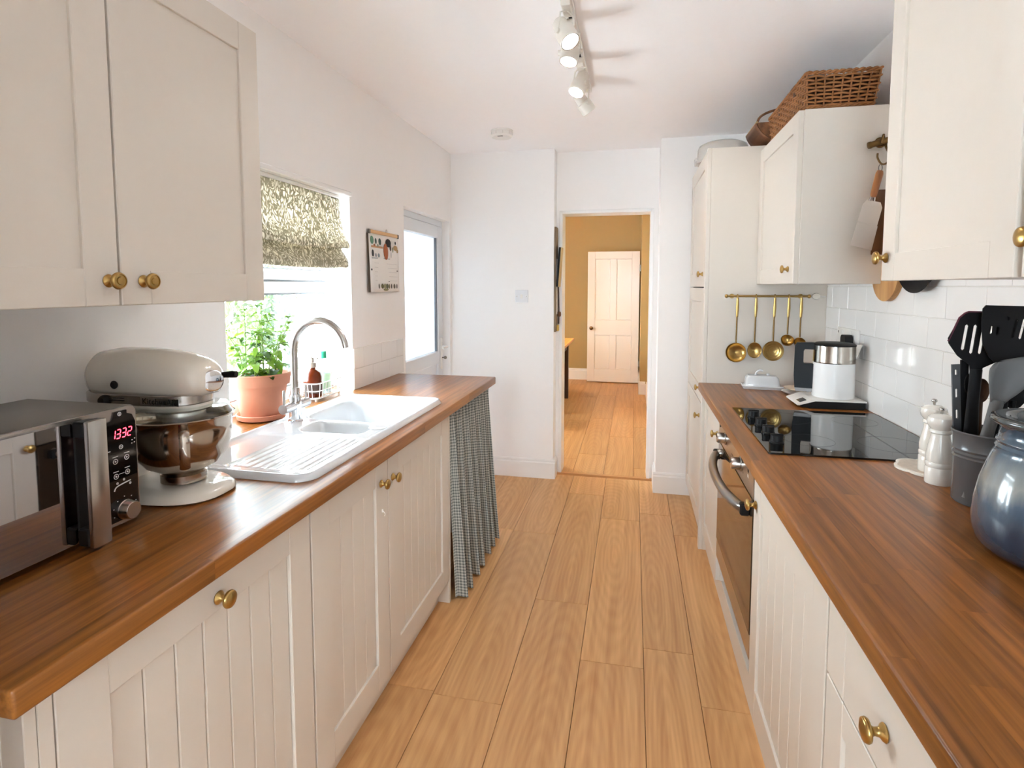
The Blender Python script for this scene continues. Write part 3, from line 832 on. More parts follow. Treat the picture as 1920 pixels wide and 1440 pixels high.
for k in range(4):
    bm = B(); box(bm, X(0.022), X(0.0224), 1.872, 1.888, 0.836 - k * 0.017, 0.846 - k * 0.017); finish(bm, 'printed_symbol', M_PLASTIC if k % 2 else M_BLACK, cp)
for yy in (2.15, 2.165, 2.18):
    bm = B(); box(bm, X(0.022), X(0.0224), yy, yy + 0.006, 0.77, 0.776); finish(bm, 'printed_symbol', M_BLACK, cp)
bm = B(); lathe(bm, [(0.0001, 0), (0.008, 0), (0.008, 0.004), (0.0001, 0.005)], (X(0.022), 2.455, 0.815), 14, (-1, 0, 0)); finish(bm, 'indicator_lamp', M_STEEL_D, cp)
bm = B()
box(bm, XR, X(0.020), OY0 + 0.002, OY1 - 0.002, 0.655, 0.737, 0.002); box(bm, XR, X(0.020), OY0 + 0.002, OY1 - 0.002, OZ0 + 0.002, 0.305, 0.002)
dr = finish(bm, 'oven_door', M_OVSTEEL, ov)
M_OVGLASS = plain('oven_door_glass', lin(96, 80, 66), 0.05, 0.75, vary=0.02)
bm = B(); box(bm, XR, X(0.0215), OY0 + 0.002, OY1 - 0.002, 0.3055, 0.737, 0.0015); finish(bm, 'glass', M_OVGLASS, dr)
pts = bez([(X(0.02), OY0 + 0.06, 0.700), (X(0.045), OY0 + 0.075, 0.692), (X(0.072), 2.0, 0.690), (X(0.080), 2.152, 0.690), (X(0.072), 2.30, 0.690), (X(0.045), OY1 - 0.075, 0.692), (X(0.02), OY1 - 0.06, 0.700)], 8)
bm = B(); tube(bm, pts, 0.017, 12, flat=1.0, up=(0, 0, 1)); 
for v in bm.verts: pass
finish(bm, 'handle', plain('handle_steel', lin(150, 145, 140), 0.28, 1.0), dr, 60)
for yy in (OY0 + 0.055, OY1 - 0.055):
    bm = B(); box(bm, X(0.02), X(0.05), yy - 0.014, yy + 0.014, 0.672, 0.712, 0.005); finish(bm, 'handle_mount', M_BLACK, dr)

# ------------------------------------------------------------------ tall cupboard
u = thing('tall_cupboard', 'tall white cupboard with three stacked doors beside the doorway', 'cupboard', (0.65, 3.43, 0))
XT = 0.378; TY0, TY1 = 3.032, 3.80
bm = B(); box(bm, XT - 0.0, RW - 0.002, TY0, TY0 + 0.02, 0.0, 2.100, 0.0015); finish(bm, 'side_panel', M_CAB, u)
bm = B(); box(bm, XT - 0.020, XT - 0.0005, TY0, TY0 + 0.036, 0.0, 2.100, 0.0015); finish(bm, 'front_strip', M_CAB, u)
carcass(u, XT, RW - 0.004, TY0 + 0.022, TY1, ZB, 2.096)
for a, b, kz in ((1.398, 2.096, 1.466), (0.785, 1.394, 0.858), (ZB, 0.781, 0.706)):
    front(u, 'door', -1, XT, TY0 + 0.038, TY1, a, b, 0.075, kn=(TY0 + 0.09, kz))
bm = B(); box(bm, XT + 0.018, XT + 0.034, TY0 + 0.03, TY1, 0.0, ZB - 0.002); finish(bm, 'kick_board', M_CAB, u)

# ------------------------------------------------------------------ right wall cabinets
XW = 0.628
u = thing('wall_cabinet', 'white wall cabinet under the wicker basket, beside the tall cupboard', 'cabinet', (0.78, 2.7, 1.41))
carcass(u, XW, RW - 0.002, 2.372, 3.028, 1.41, 2.074)
front(u, 'door', -1, XW, 2.372, 3.028, 1.41, 2.074, 0.068, kn=(2.445, 1.470))
bm = B(); box(bm, XW, RW - 0.003, 2.366, 2.3715, 1.4105, 2.0735, 0.001); finish(bm, 'end_panel', M_CAB, u)
u = thing('wall_cabinet', 'white double wall cabinet hanging over the utensil pot and blue crock', 'cabinet', (0.78, 1.05, 1.41))
carcass(u, XW, RW - 0.002, 0.56, 1.575, 1.416, 2.16)
front(u, 'door', -1, XW, 1.072, 1.575, 1.412, 2.16, 0.066, kn=(1.548, 1.470), kr=0.0165)
front(u, 'door', -1, XW, 0.56, 1.055, 1.412, 2.16, 0.066, kn=(1.016, 1.476), kr=0.0165)
bm = B(); box(bm, XW - 0.004, XW, 1.056, 1.071, 1.414, 2.158); finish(bm, 'gap_shade_strip', plain('grey_shadow_strip', lin(176, 168, 154), 0.6), u)  # shade of the gap between the doors, put in as a grey strip
# ================================================================== things on the sink side
def smooth(a, b, x):
    t = min(1, max(0, (x - a) / (b - a))); return t * t * (3 - 2 * t)
def sdrr(x, y, x0, x1, y0, y1, r):
    """Signed distance to a rounded rectangle (negative inside)."""
    cx, cy, hx, hy = (x0 + x1) / 2, (y0 + y1) / 2, (x1 - x0) / 2 - r, (y1 - y0) / 2 - r
    dx, dy = abs(x - cx) - hx, abs(y - cy) - hy
    return sqrt(max(dx, 0) ** 2 + max(dy, 0) ** 2) + min(max(dx, dy), 0) - r

# ------------------------------------------------------------------ sink
SX0, SX1, SY0, SY1 = -1.262, -0.798, 1.238, 2.288
BOWL = (-1.205, -0.845, 1.845, 2.215, 0.07); HALF = (-1.115, -0.885, 1.675, 1.805, 0.035)
def sink_z(x, y):
    e = sdrr(x, y, SX0, SX1, SY0, SY1, 0.055)
    z = WT + 0.018 - 0.015 * smooth(-0.012, 0.0, e) ** 2 - 0.006 * smooth(-0.018, -0.035, e)
    d = sdrr(x, y, *BOWL); z -= 0.150 * smooth(0.004, -0.030, d) + 0.006 * smooth(0.02, 0.0, d)
    d = sdrr(x, y, *HALF); z -= 0.085 * smooth(0.004, -0.026, d) + 0.004 * smooth(0.015, 0.0, d)
    if 1.285 < y < 1.63:                                        # drainer: sloping, ridged
        w = smooth(1.285, 1.31, y) * smooth(1.63, 1.60, y)
        z -= 0.004 * w * smooth(SX0 + 0.03, SX0 + 0.06, x) * smooth(SX1 - 0.03, SX1 - 0.06, x)
        if -1.09 < x < -0.845: z += 0.0035 * w * max(0, cos((x + 0.845) * 2 * pi / 0.027)) ** 1.5
    return z
bm = B(); nu, nv = 104, 232; R = 0.055
def sfn(u, v):
    x, y = SX0 + (SX1 - SX0) * u, SY0 + (SY1 - SY0) * v
    cx, cy = min(max(x, SX0 + R), SX1 - R), min(max(y, SY0 + R), SY1 - R)
    d = sqrt((x - cx) ** 2 + (y - cy) ** 2)
    if d > 1e-6 and (x != cx and y != cy):                      # round off the corners
        m_ = max(abs(x - cx), abs(y - cy)); k = m_ / d
        x, y = cx + (x - cx) * k, cy + (y - cy) * k
    return (x, y, sink_z(x, y))
vs = grid(bm, nu, nv, sfn)
rim = [vs[i][0] for i in range(nu + 1)] + [vs[nu][j] for j in range(1, nv + 1)] + [vs[i][nv] for i in range(nu - 1, -1, -1)] + [vs[0][j] for j in range(nv - 1, 0, -1)]
low = [bm.verts.new((v.co.x, v.co.y, WT + 0.0004)) for v in rim]
for i in range(len(rim)):
    j = (i + 1) % len(rim); bm.faces.new((rim[i], rim[j], low[j], low[i]))
sk = thing('kitchen_sink', 'white ceramic one and a half bowl sink with ridged drainer', 'sink', (-1.03, 1.76, WT))
finish(bm, 'basin', M_CERAMIC, sk, 60)
bm = B(); lathe(bm, [(0.0001, 0), (0.030, 0), (0.031, 0.002), (0.027, 0.0035), (0.0001, 0.004)], (-0.858, 1.758, WT + 0.0122), 28); finish(bm, 'tap_hole_cover', M_CERAMIC, sk)
bm = B(); lathe(bm, [(0.0001, 0.001), (0.02, 0.001), (0.036, 0.004), (0.042, 0.002), (0.042, 0.0)], (-1.02, 2.03, WT - 0.1435), 28); finish(bm, 'drain', M_CHROME, sk)
bm = B(); lathe(bm, [(0.0001, 0.001), (0.02, 0.001), (0.03, 0.004), (0.034, 0.002), (0.034, 0.0)], (-1.0, 1.74, WT - 0.0765), 24); finish(bm, 'drain', M_CHROME, sk)

# ------------------------------------------------------------------ tap
TX, TY = -1.196, 1.79
tp = thing('mixer_tap', 'brushed steel swan-neck mixer tap with two lever handles', 'tap', (TX, TY, WT + 0.012))
bm = B(); lathe(bm, [(0.0001, 0), (0.027, 0), (0.027, 0.004), (0.0225, 0.008), (0.0215, 0.06), (0.0215, 0.088), (0.018, 0.098), (0.0001, 0.098)], (TX, TY, WT + 0.012), 28); finish(bm, 'body', M_CHROME, tp)
Z0 = WT + 0.105; r_ = 0.110
arc = [(TX, TY, Z0), (TX, TY, Z0 + 0.10), (TX, TY, 1.165)]
dx, dy = 0.99, -0.10
for i in range(0, 19):
    a = pi - radians(172) * i / 18
    arc.append((TX + (r_ + r_ * cos(a)) * dx, TY + (r_ + r_ * cos(a)) * dy, 1.170 + r_ * sin(a)))
bm = B(); tube(bm, arc, 0.0125, 16); finish(bm, 'spout', M_STEEL, tp, 60)
bm = B(); lathe(bm, [(0.013, -0.02), (0.0165, -0.018), (0.0165, 0.018), (0.013, 0.02)], (TX, TY, Z0 + 0.012), 20); finish(bm, 'collar', M_CHROME, tp)
for sg in (-1, 1):
    bm = B(); tube(bm, [(TX, TY + sg * 0.012, 0.968), (TX, TY + sg * 0.075, 0.968)], [0.017, 0.0175], 18)
    hd = finish(bm, 'valve', M_CHROME, tp, 60)
    bm = B(); tube(bm, [(TX, TY + sg * 0.066, 0.975), (TX, TY + sg * 0.066, 1.035)], [0.0055, 0.0045], 10); finish(bm, 'lever', M_STEEL, hd, 60)

# ------------------------------------------------------------------ potted herb
M_TERRA = plain('terracotta', lin(206, 140, 112), 0.8, bump=0.25, bscale=70, vary=0.12)
PX, PY = -1.372, 1.838
bm = B(); lathe(bm, [(0.0001, 0.0), (0.074, 0.0), (0.086, 0.006), (0.090, 0.022), (0.086, 0.024), (0.080, 0.010), (0.0001, 0.008)], (PX, PY, WT + 0.0006), 40)
tag(finish(bm, 'plant_saucer', M_TERRA), 'terracotta saucer under the flower pot on the window sill', 'saucer')
hp = thing('potted_herb', 'leafy green herb in a terracotta pot on the window sill', 'potted plant', (PX, PY, WT + 0.009))
zb = WT + 0.0095
bm = B(); lathe(bm, [(0.0001, 0), (0.068, 0), (0.071, 0.004), (0.094, 0.122), (0.104, 0.124), (0.108, 0.165), (0.105, 0.168), (0.098, 0.166), (0.094, 0.128), (0.090, 0.120), (0.089, 0.148)], (PX, PY, zb), 44); finish(bm, 'pot', M_TERRA, hp, 40)
bm = B(); lathe(bm, [(0.0001, 0.004), (0.05, 0.003), (0.0955, 0.0)], (PX, PY, zb + 0.150), 28); finish(bm, 'soil', plain('potting_soil', lin(58, 42, 30), 0.95, bump=0.9, bscale=90, vary=0.3), hp)
def leaf_material():
    m, n, l, p, tl = translucent('herb_leaf', (0.3, 0.5, 0.1, 1), 0.35, 0.45)
    oi = n.new('ShaderNodeObjectInfo'); rp = n.new('ShaderNodeValToRGB')
    rp.color_ramp.elements[0].color = lin(52, 86, 22); rp.color_ramp.elements[1].color = lin(128, 164, 54)
    l.new(oi.outputs['Random'], rp.inputs['Fac']); l.new(rp.outputs['Color'], p.inputs['Base Color']); l.new(rp.outputs['Color'], tl.inputs[0])
    return m
M_LEAF = leaf_material()
M_STEM = plain('herb_stem', lin(128, 158, 70), 0.6)
def leaf_mesh(L, W, droop, name):
    bm = B()
    def f(u, v):
        w = W * (sin(pi * min(1, u * 1.02)) ** 0.75) * (1.08 - 0.45 * u)
        s = (v - 0.5) * 2
        return (L * u, s * w * 0.5, 0.16 * w * abs(s) ** 1.3 - droop * u * u * L + 0.004 * sin(u * 14) * abs(s))
    grid(bm, 8, 4, f); me = bpy.data.meshes.new(name); bmesh.ops.remove_doubles(bm, verts=bm.verts, dist=0.0004); bm.to_mesh(me); bm.free()
    me.materials.append(M_LEAF); me.shade_smooth(); return me
LM = [leaf_mesh(0.060, 0.034, 0.55, 'leaf'), leaf_mesh(0.050, 0.026, 0.8, 'leaf'), leaf_mesh(0.068, 0.035, 0.75, 'leaf')]
rr = random.Random(12); nleaf = 0
stems = [(-0.045, -0.02, -0.045, -0.02, 0.245), (0.0, 0.02, -0.012, 0.03, 0.262), (0.03, -0.02, 0.022, -0.035, 0.262), (0.05, 0.02, 0.095, 0.045, 0.195), (-0.02, 0.05, -0.095, 0.06, 0.185),
         (0.015, -0.05, 0.055, -0.08, 0.165), (-0.03, -0.055, -0.065, -0.095, 0.17), (0.055, -0.03, 0.115, -0.02, 0.150), (-0.06, 0.0, -0.125, -0.02, 0.165), (0.02, 0.055, 0.06, 0.095, 0.215), (0.0, -0.01, 0.05, 0.0, 0.225)]
for a, b, c, d, h in stems:
    base = Vector((PX + a, PY + b, zb + 0.150)); tip = Vector((PX + c, PY + d, zb + 0.152 + h))
    mid = (base + tip) / 2 + Vector((-(c - a) * 0.25, -(d - b) * 0.25, 0.01))
    path = bez([base, mid, tip], 8)
    bm = B(); tube(bm, path, [0.0030 - 0.0018 * i / (len(path) - 1) for i in range(len(path))], 6); st = finish(bm, 'stem', M_STEM, hp, 70)
    nn = max(5, int(h / 0.027)); az = rr.uniform(0, 6.28)
    for k in range(nn):
        t = 0.16 + 0.84 * k / (nn - 1); p = path[int(t * (len(path) - 1))]; az += pi / 2 + rr.uniform(-0.3, 0.3)
        for s_ in (0, pi):
            sc_ = (1.12 - 0.5 * t) * rr.uniform(0.85, 1.2)
            if k == nn - 1: sc_ *= 0.75
            lo = bpy.data.objects.new('leaf', LM[rr.randrange(3)]); COL.objects.link(lo); lo.parent = st
            lo.location = p - Vector(hp['_world']); lo.scale = (sc_,) * 3
            lo.rotation_euler = Euler((rr.uniform(-0.35, 0.35), rr.uniform(-0.75, -0.1) + (-0.4 if k == nn - 1 else 0.15), az + s_), 'XYZ'); nleaf += 1
    for q in range(3):
        lo = bpy.data.objects.new('leaf', LM[1]); COL.objects.link(lo); lo.parent = st
        lo.location = tip - Vector(hp['_world']); lo.scale = (0.6,) * 3; lo.rotation_euler = (0, -0.9, az + 2.1 * q)

# ------------------------------------------------------------------ bottles in a wire caddy
CX0, CX1, CY0, CY1 = -1.432, -1.335, 2.155, 2.365
cd = thing('wire_caddy', 'white wire caddy holding the soap bottle beside the tap', 'caddy', (-1.38, 2.26, WT))
M_WIRE = plain('white_coated_wire', lin(240, 240, 238), 0.3)
for zz, rr_ in ((0.012, 0.0028), (0.045, 0.0022), (0.078, 0.0028)):
    k = 0.006 * zz / 0.078
    bm = B(); tube(bm, [(x, y, WT + zz) for x, y in rrect(CX0 - k, CX1 + k, CY0 - k, CY1 + k, 0.022, 5)], rr_, 8, closed=True); finish(bm, 'rail', M_WIRE, cd, 70)
for i in range(8):
    t = i / 7; y = CY0 + 0.02 + (CY1 - CY0 - 0.04) * t
    for x, s_ in ((CX0, -1), (CX1, 1)):
        bm = B(); tube(bm, [(x, y, WT + 0.010), (x + s_ * 0.006, y, WT + 0.078)], 0.0016, 6); finish(bm, 'upright', M_WIRE, cd)
for i in range(4):
    x = CX0 + 0.02 + (CX1 - CX0 - 0.04) * i / 3
    for y, s_ in ((CY0, -1), (CY1, 1)):
        bm = B(); tube(bm, [(x, y, WT + 0.010), (x, y + s_ * 0.006, WT + 0.078)], 0.0016, 6); finish(bm, 'upright', M_WIRE, cd)
    bm = B(); tube(bm, [(x, CY0, WT + 0.0115), (x, CY1, WT + 0.0115)], 0.0016, 6); finish(bm, 'floor_wire', M_WIRE, cd)
for x, y in ((CX0 + .01, CY0 + .01), (CX1 - .01, CY0 + .01), (CX0 + .01, CY1 - .01), (CX1 - .01, CY1 - .01)):
    bm = B(); lathe(bm, [(0.005, 0), (0.005, 0.010)], (x, y, WT + 0.0004), 10); finish(bm, 'foot', M_WIRE, cd)
zf = WT + 0.0135
sb = thing('soap_dispenser', 'brown amber pump soap bottle in the wire caddy', 'bottle', (-1.384, 2.205, zf))
M_AMBER = plain('amber_bottle', lin(92, 34, 10), 0.06, vary=0.04, Transmission_Weight=0.2, IOR=1.4)
bm = B(); lathe(bm, [(0.0001, 0), (0.036, 0), (0.040, 0.004), (0.040, 0.088), (0.035, 0.106), (0.020, 0.120), (0.014, 0.124), (0.014, 0.132), (0.0001, 0.132)], (-1.384, 2.205, zf), 32); finish(bm, 'bottle', M_AMBER, sb, 50)
bm = B(); lathe(bm, [(0.0405, 0.018), (0.0408, 0.019), (0.0408, 0.062), (0.0405, 0.063)], (-1.384, 2.205, zf), 32); finish(bm, 'paper_label', plain('dark_label', lin(64, 48, 40), 0.6), sb)
M_PUMP = plain('grey_pump', lin(150, 140, 128), 0.3, 0.5)
bm = B(); lathe(bm, [(0.0001, 0.130), (0.016, 0.130), (0.017, 0.150), (0.009, 0.154), (0.0075, 0.172), (0.012, 0.174), (0.012, 0.182), (0.0001, 0.184)], (-1.384, 2.205, zf), 20)
tube(bm, [(-1.384, 2.205, zf + 0.178), (-1.365, 2.196, zf + 0.178), (-1.347, 2.188, zf + 0.172)], [0.0065, 0.006, 0.0045], 10); finish(bm, 'pump', M_PUMP, sb, 50)
wb_ = thing('washing_up_bottle', 'clear washing-up bottle with green cap behind the soap', 'bottle', (-1.388, 2.30, zf))
M_CLEARB = plain('pale_clear_plastic', lin(214, 232, 226), 0.15, vary=0.02, Transmission_Weight=0.6, IOR=1.2)
bm = B(); lathe(bm, [(0.0001, 0), (0.030, 0), (0.033, 0.004), (0.033, 0.11), (0.029, 0.14), (0.014, 0.158), (0.013, 0.166), (0.0001, 0.166)], (-1.388, 2.30, zf), 28, sy=0.75); finish(bm, 'bottle', M_CLEARB, wb_, 50)
bm = B(); lathe(bm, [(0.0001, 0.160), (0.016, 0.160), (0.0155, 0.188), (0.013, 0.191), (0.0001, 0.191)], (-1.388, 2.30, zf), 20); finish(bm, 'cap', plain('green_cap', lin(40, 150, 112), 0.35), wb_, 50)
bm = B(); lathe(bm, [(0.0333, 0.02), (0.0335, 0.021), (0.0335, 0.09), (0.0333, 0.091)], (-1.388, 2.30, zf), 28, sy=0.75); finish(bm, 'paper_label', plain('green_label', lin(186, 214, 180), 0.5), wb_)

# ------------------------------------------------------------------ microwave
MX, MY0, MY1, MZ0, MZ1 = -1.024, 0.462, 0.966, WT + 0.012, 1.152
mw = thing('microwave', 'steel microwave oven with mirrored door, red clock and steel handle', 'microwave', (-1.16, 0.71, WT))
M_MWTOP = plain('microwave_steel', lin(150, 145, 138), 0.3, 1.0, vary=0.03)
bm = B(); box(bm, LW + 0.012, MX - 0.004, MY0, MY1, MZ0, MZ1, 0.004, 2); finish(bm, 'casing', M_MWTOP, mw)
bm = B(); prism(bm, rrect(MY0, MY1, MZ0, MZ1, 0.014, 5), MX - 0.010, MX, 'X'); fa = finish(bm, 'fascia', plain('silver_fascia', lin(196, 190, 184), 0.25, 0.9), mw, 30)
M_MIRROR = plain('mirrored_black_glass', lin(168, 164, 166), 0.02, 1.0, vary=0.01)
bm = B(); prism(bm, rrect(MY0 + 0.004, 0.824, MZ0 + 0.004, MZ1 - 0.006, 0.006, 4), MX, MX + 0.0075, 'X'); dm = finish(bm, 'door', M_MIRROR, mw, 30)
bm = B(); box(bm, MX, MX + 0.009, 0.825, 0.886, MZ0 + 0.012, MZ1 - 0.010, 0.002); finish(bm, 'door_trim', M_BLACK, mw)
bm = B(); box(bm, MX + 0.034, MX + 0.046, 0.822, 0.860, MZ0 - 0.004, MZ1 - 0.002, 0.003, 2); hn = finish(bm, 'handle', M_STEEL, mw)
for a, b in ((MZ0 - 0.002, MZ0 + 0.032), (MZ1 - 0.034, MZ1 - 0.004)):
    bm = B(); box(bm, MX + 0.0075, MX + 0.0345, 0.822, 0.858, a, b, 0.003); finish(bm, 'handle_mount', M_BLACK, mw)
for a, b in ((1.100, 1.110), (1.075, 1.083)):
    bm = B(); box(bm, MX + 0.009, MX + 0.0096, 0.852, 0.860, a, b); finish(bm, 'sticker', M_PLASTIC, mw)
bm = B(); prism(bm, [(0.890, MZ0 + 0.008), (0.958, MZ0 + 0.008), (0.962, MZ0 + 0.013), (0.962, 1.118), (0.955, 1.134), (0.943, 1.139), (0.943, 1.146), (0.914, 1.146), (0.911, 1.136), (0.908, 1.130), (0.890, 1.126)], MX, MX + 0.0025, 'X'); ctl = finish(bm, 'control_panel', M_GLASSBLK, mw, 30)
def on_mw(y, z, d=0.0028): return Matrix.Translation((MX + d, y, z)) @ Matrix(((0, 0, 1, 0), (1, 0, 0, 0), (0, 1, 0, 0), (0, 0, 0, 1)))
def emit(name, col, s):
    m, n, l, p = new_mat(name); p.inputs['Base Color'].default_value = (0, 0, 0, 1); p.inputs['Emission Color'].default_value = col; p.inputs['Emission Strength'].default_value = s; return m
M_RED = emit('red_led', (1.0, 0.03, 0.05, 1), 2.2)
def seg_digit(bm, ch, y, z, w, h, sl):
    on = {'1': 'bc', '3': 'abgcd', '2': 'abged'}[ch]; t = 0.0018
    S = {'a': ((0, h), (w, h)), 'g': ((0, h / 2), (w, h / 2)), 'd': ((0, 0), (w, 0)), 'b': ((w, h / 2), (w, h)), 'c': ((w, 0), (w, h / 2)), 'e': ((0, 0), (0, h / 2)), 'f': ((0, h / 2), (0, h))}
    for s_ in on:
        (a, b), (c, d) = S[s_]
        q = lambda u, v: (y + u + sl * v, z + v)
        if b == d: poly = [q(a + t * .6, b - t / 2), q(c - t * .6, b - t / 2), q(c - t * .6, b + t / 2), q(a + t * .6, b + t / 2)]
        else: poly = [q(a - t / 2, b + t * .6), q(a + t / 2, b + t * .6), q(a + t / 2, d - t * .6), q(a - t / 2, d - t * .6)]
        prism(bm, poly, MX + 0.0025, MX + 0.0029, 'X')
for i, ch in enumerate('1332'):
    bm = B(); seg_digit(bm, ch, 0.9035 + i * 0.0128 + (0.0 if i else 0.001), 1.091, 0.0085, 0.0175, 0.16); finish(bm, 'clock_digit', M_RED, ctl)
M_PRINT = plain('pale_print', lin(206, 206, 206), 0.4)
def ring(y, z, r, t=0.0013):
    bm = B(); lathe(bm, [(r - t, 0), (r, 0), (r, 0.0005), (r - t, 0.0005)], (MX + 0.0025, y, z), 20, (1, 0, 0), closed=True); finish(bm, 'button_print', M_PRINT, ctl)
    bm = B(); lathe(bm, [(0.0001, 0), (r * 0.35, 0), (r * 0.35, 0.0005), (0.0001, 0.0005)], (MX + 0.0025, y, z), 10, (1, 0, 0)); finish(bm, 'button_print', M_PRINT, ctl)
def dash(y0, y1, z, t=0.0016):
    bm = B(); box(bm, MX + 0.0025, MX + 0.003, y0, y1, z, z + t); finish(bm, 'button_print', M_PRINT, ctl)
for y, z in ((0.912, 1.045), (0.938, 1.0475), (0.912, 1.014), (0.938, 1.0165)):
    ring(y, z, 0.0056); dash(y - 0.006, y + 0.006, z + 0.009, 0.0013)
ring(0.926, 1.140, 0.0042); ring(0.926, 1.072, 0.0046); dash(0.893, 0.902, 1.068); dash(0.919, 0.931, 1.0165, 0.0008)
for y, z in ((0.951, 1.079), (0.956, 1.073), (0.950, 1.072), (0.957, 1.081)): dash(y, y + 0.0025, z, 0.0018)
bm = B(); tube(bm, bez([(MX + 0.0028, 0.906, 0.985), (MX + 0.0028, 0.911, 0.992), (MX + 0.0028, 0.925, 0.995), (MX + 0.0028, 0.944, 0.997)], 5), 0.0013, 6); finish(bm, 'dial_print', M_PRINT, ctl)
for y, z in ((0.914, 0.999), (0.929, 1.003), (0.943, 0.991)): ring(y, z, 0.0025, 0.0009)

for k in range(6):
    a = radians(200 - k * 36); dash(0.929 + 0.027 * cos(a) - 0.001, 0.929 + 0.027 * cos(a) + 0.001, 0.940 + 0.027 * sin(a), 0.0016)
bm = B(); lathe(bm, [(0.0001, 0), (0.0205, 0), (0.0205, 0.003), (0.0188, 0.005), (0.0182, 0.020), (0.0165, 0.022), (0.0001, 0.0215)], (MX + 0.0025, 0.929, 0.940), 32, (1, 0, 0)); finish(bm, 'dial', M_STEEL, mw, 40)
for x in (LW + 0.05, MX - 0.04):
    for y in (MY0 + 0.05, MY1 - 0.05):
        bm = B(); lathe(bm, [(0.014, 0), (0.012, 0.0125)], (x, y, WT + 0.0003), 14); finish(bm, 'foot', M_BLACK, mw)

# ------------------------------------------------------------------ stand mixer (head points into the room)
SMX, SMY = -1.062, 1.128
sm = thing('stand_mixer', 'cream stand mixer with steel bowl standing beside the microwave', 'mixer', (SMX, SMY, WT))
M_ENAMEL = plain('cream_enamel', lin(228, 220, 207), 0.12, vary=0.01, Coat_Weight=0.5)
def loop(cx, hx, hy, z, n=32, pw=2.6, off=0.0):
    out = []
    for i in range(n):
        a = 2 * pi * i / n; c, s_ = cos(a), sin(a)
        out.append((cx + hx * abs(c) ** (2 / pw) * (1 if c >= 0 else -1), SMY + hy * abs(s_) ** (2 / pw) * (1 if s_ >= 0 else -1), z))
    return out
def loft(bm, loops, cap=True):
    rg = [[bm.verts.new(p) for p in L_] for L_ in loops]
    for a, b in zip(rg[:-1], rg[1:]):
        for i in range(len(a)): bm.faces.new((a[i], a[(i + 1) % len(a)], b[(i + 1) % len(b)], b[i]))
    if cap: bm.faces.new(rg[0]); bm.faces.new(rg[-1][::-1])
bm = B()
bx_, hx_ = -1.108, 0.158
loft(bm, [loop(bx_, hx_ - 0.006, 0.096, WT + 0.0006), loop(bx_, hx_, 0.104, WT + 0.006), loop(bx_, hx_ - 0.002, 0.102, WT + 0.016), loop(bx_, hx_ - 0.016, 0.090, WT + 0.026), loop(bx_, hx_ - 0.05, 0.06, WT + 0.030)])
finish(bm, 'base', M_ENAMEL, sm, 50)
bm = B()                                                        # column at the back, leaning to the head
loft(bm, [loop(-1.232, 0.042, 0.060, WT + 0.02), loop(-1.232, 0.038, 0.054, WT + 0.07), loop(-1.234, 0.040, 0.052, WT + 0.16), loop(-1.225, 0.052, 0.054, WT + 0.205), loop(-1.20, 0.088, 0.056, 1.128)])
finish(bm, 'column', M_ENAMEL, sm, 60)
# head: sections along X, egg-shaped
bm = B(); secs_ = []
x_prof = [(-1.303, 0.010, 0.012, 1.175), (-1.300, 0.028, 0.030, 1.178), (-1.290, 0.046, 0.044, 1.184), (-1.265, 0.062, 0.054, 1.190), (-1.22, 0.070, 0.0585, 1.193), (-1.15, 0.072, 0.0590, 1.1925), (-1.08, 0.071, 0.0575, 1.1905), (-1.03, 0.067, 0.0525, 1.1875), (-0.995, 0.058, 0.044, 1.184), (-0.978, 0.046, 0.034, 1.182), (-0.970, 0.030, 0.022, 1.181), (-0.968, 0.010, 0.008, 1.181)]
for x, hy, hz, zc in x_prof:
    L_ = []
    for i in range(36):
        a = 2 * pi * i / 36; c, s_ = cos(a), sin(a)
        zz = zc + hz * s_ if s_ > 0 else zc + max(hz * s_ * 1.25, -(zc - 1.146)) 
        L_.append((x, SMY + hy * abs(c) ** 0.85 * (1 if c >= 0 else -1), zz))
    secs_.append(L_)
loft(bm, secs_); hd = finish(bm, 'head', M_ENAMEL, sm, 70)
bm = B()                                                        # steel trim band under the head
loft(bm, [loop(-1.147, 0.150, 0.0690, 1.124, pw=3.2), loop(-1.147, 0.152, 0.0715, 1.126, pw=3.2), loop(-1.147, 0.152, 0.0715, 1.147, pw=3.2), loop(-1.147, 0.150, 0.0690, 1.149, pw=3.2)])
bd = finish(bm, 'trim_band', M_STEEL, sm, 40)
bm = B(); loft(bm, [loop(-1.10, 0.100, 0.058, 1.106, pw=2.8), loop(-1.12, 0.130, 0.066, 1.112, pw=3), loop(-1.13, 0.136, 0.069, 1.124, pw=3)]); finish(bm, 'head_underside', M_ENAMEL, sm, 50)
tfm = Matrix.Translation((-1.052, SMY - 0.0722, 1.1365)) @ Matrix.Rotation(pi / 2, 4, 'X')
text_obj('KitchenAid', 'lettering', 0.020, M_BLACK, bd, tfm, 0.0003, 1.05)
bm = B(); box(bm, -1.105, -1.000, SMY - 0.0722, SMY - 0.0712, 1.128, 1.145, 0.0003); finish(bm, 'name_plate', M_CHROME, bd)
bm = B(); lathe(bm, [(0.0001, 0), (0.009, 0.0), (0.010, 0.003), (0.007, 0.006), (0.0001, 0.006)], (-1.175, SMY - 0.0700, 1.172), 18, (0, -1, 0)); finish(bm, 'hinge_pin', M_BLACK, sm)
bm = B(); lathe(bm, [(0.0001, -0.006), (0.013, -0.006), (0.013, 0.004), (0.009, 0.010), (0.0001, 0.011)], (-1.205, SMY - 0.0715, 1.134), 18, (0, -1, 0))
finish(bm, 'speed_lever', M_BLACK, sm, 50)
bm = B(); box(bm, -1.192, -1.150, SMY - 0.0725, SMY - 0.0712, 1.1345, 1.1365); box(bm, -1.18, -1.150, SMY - 0.0725, SMY - 0.0712, 1.1405, 1.142); finish(bm, 'speed_slot', M_BLACK, bd)
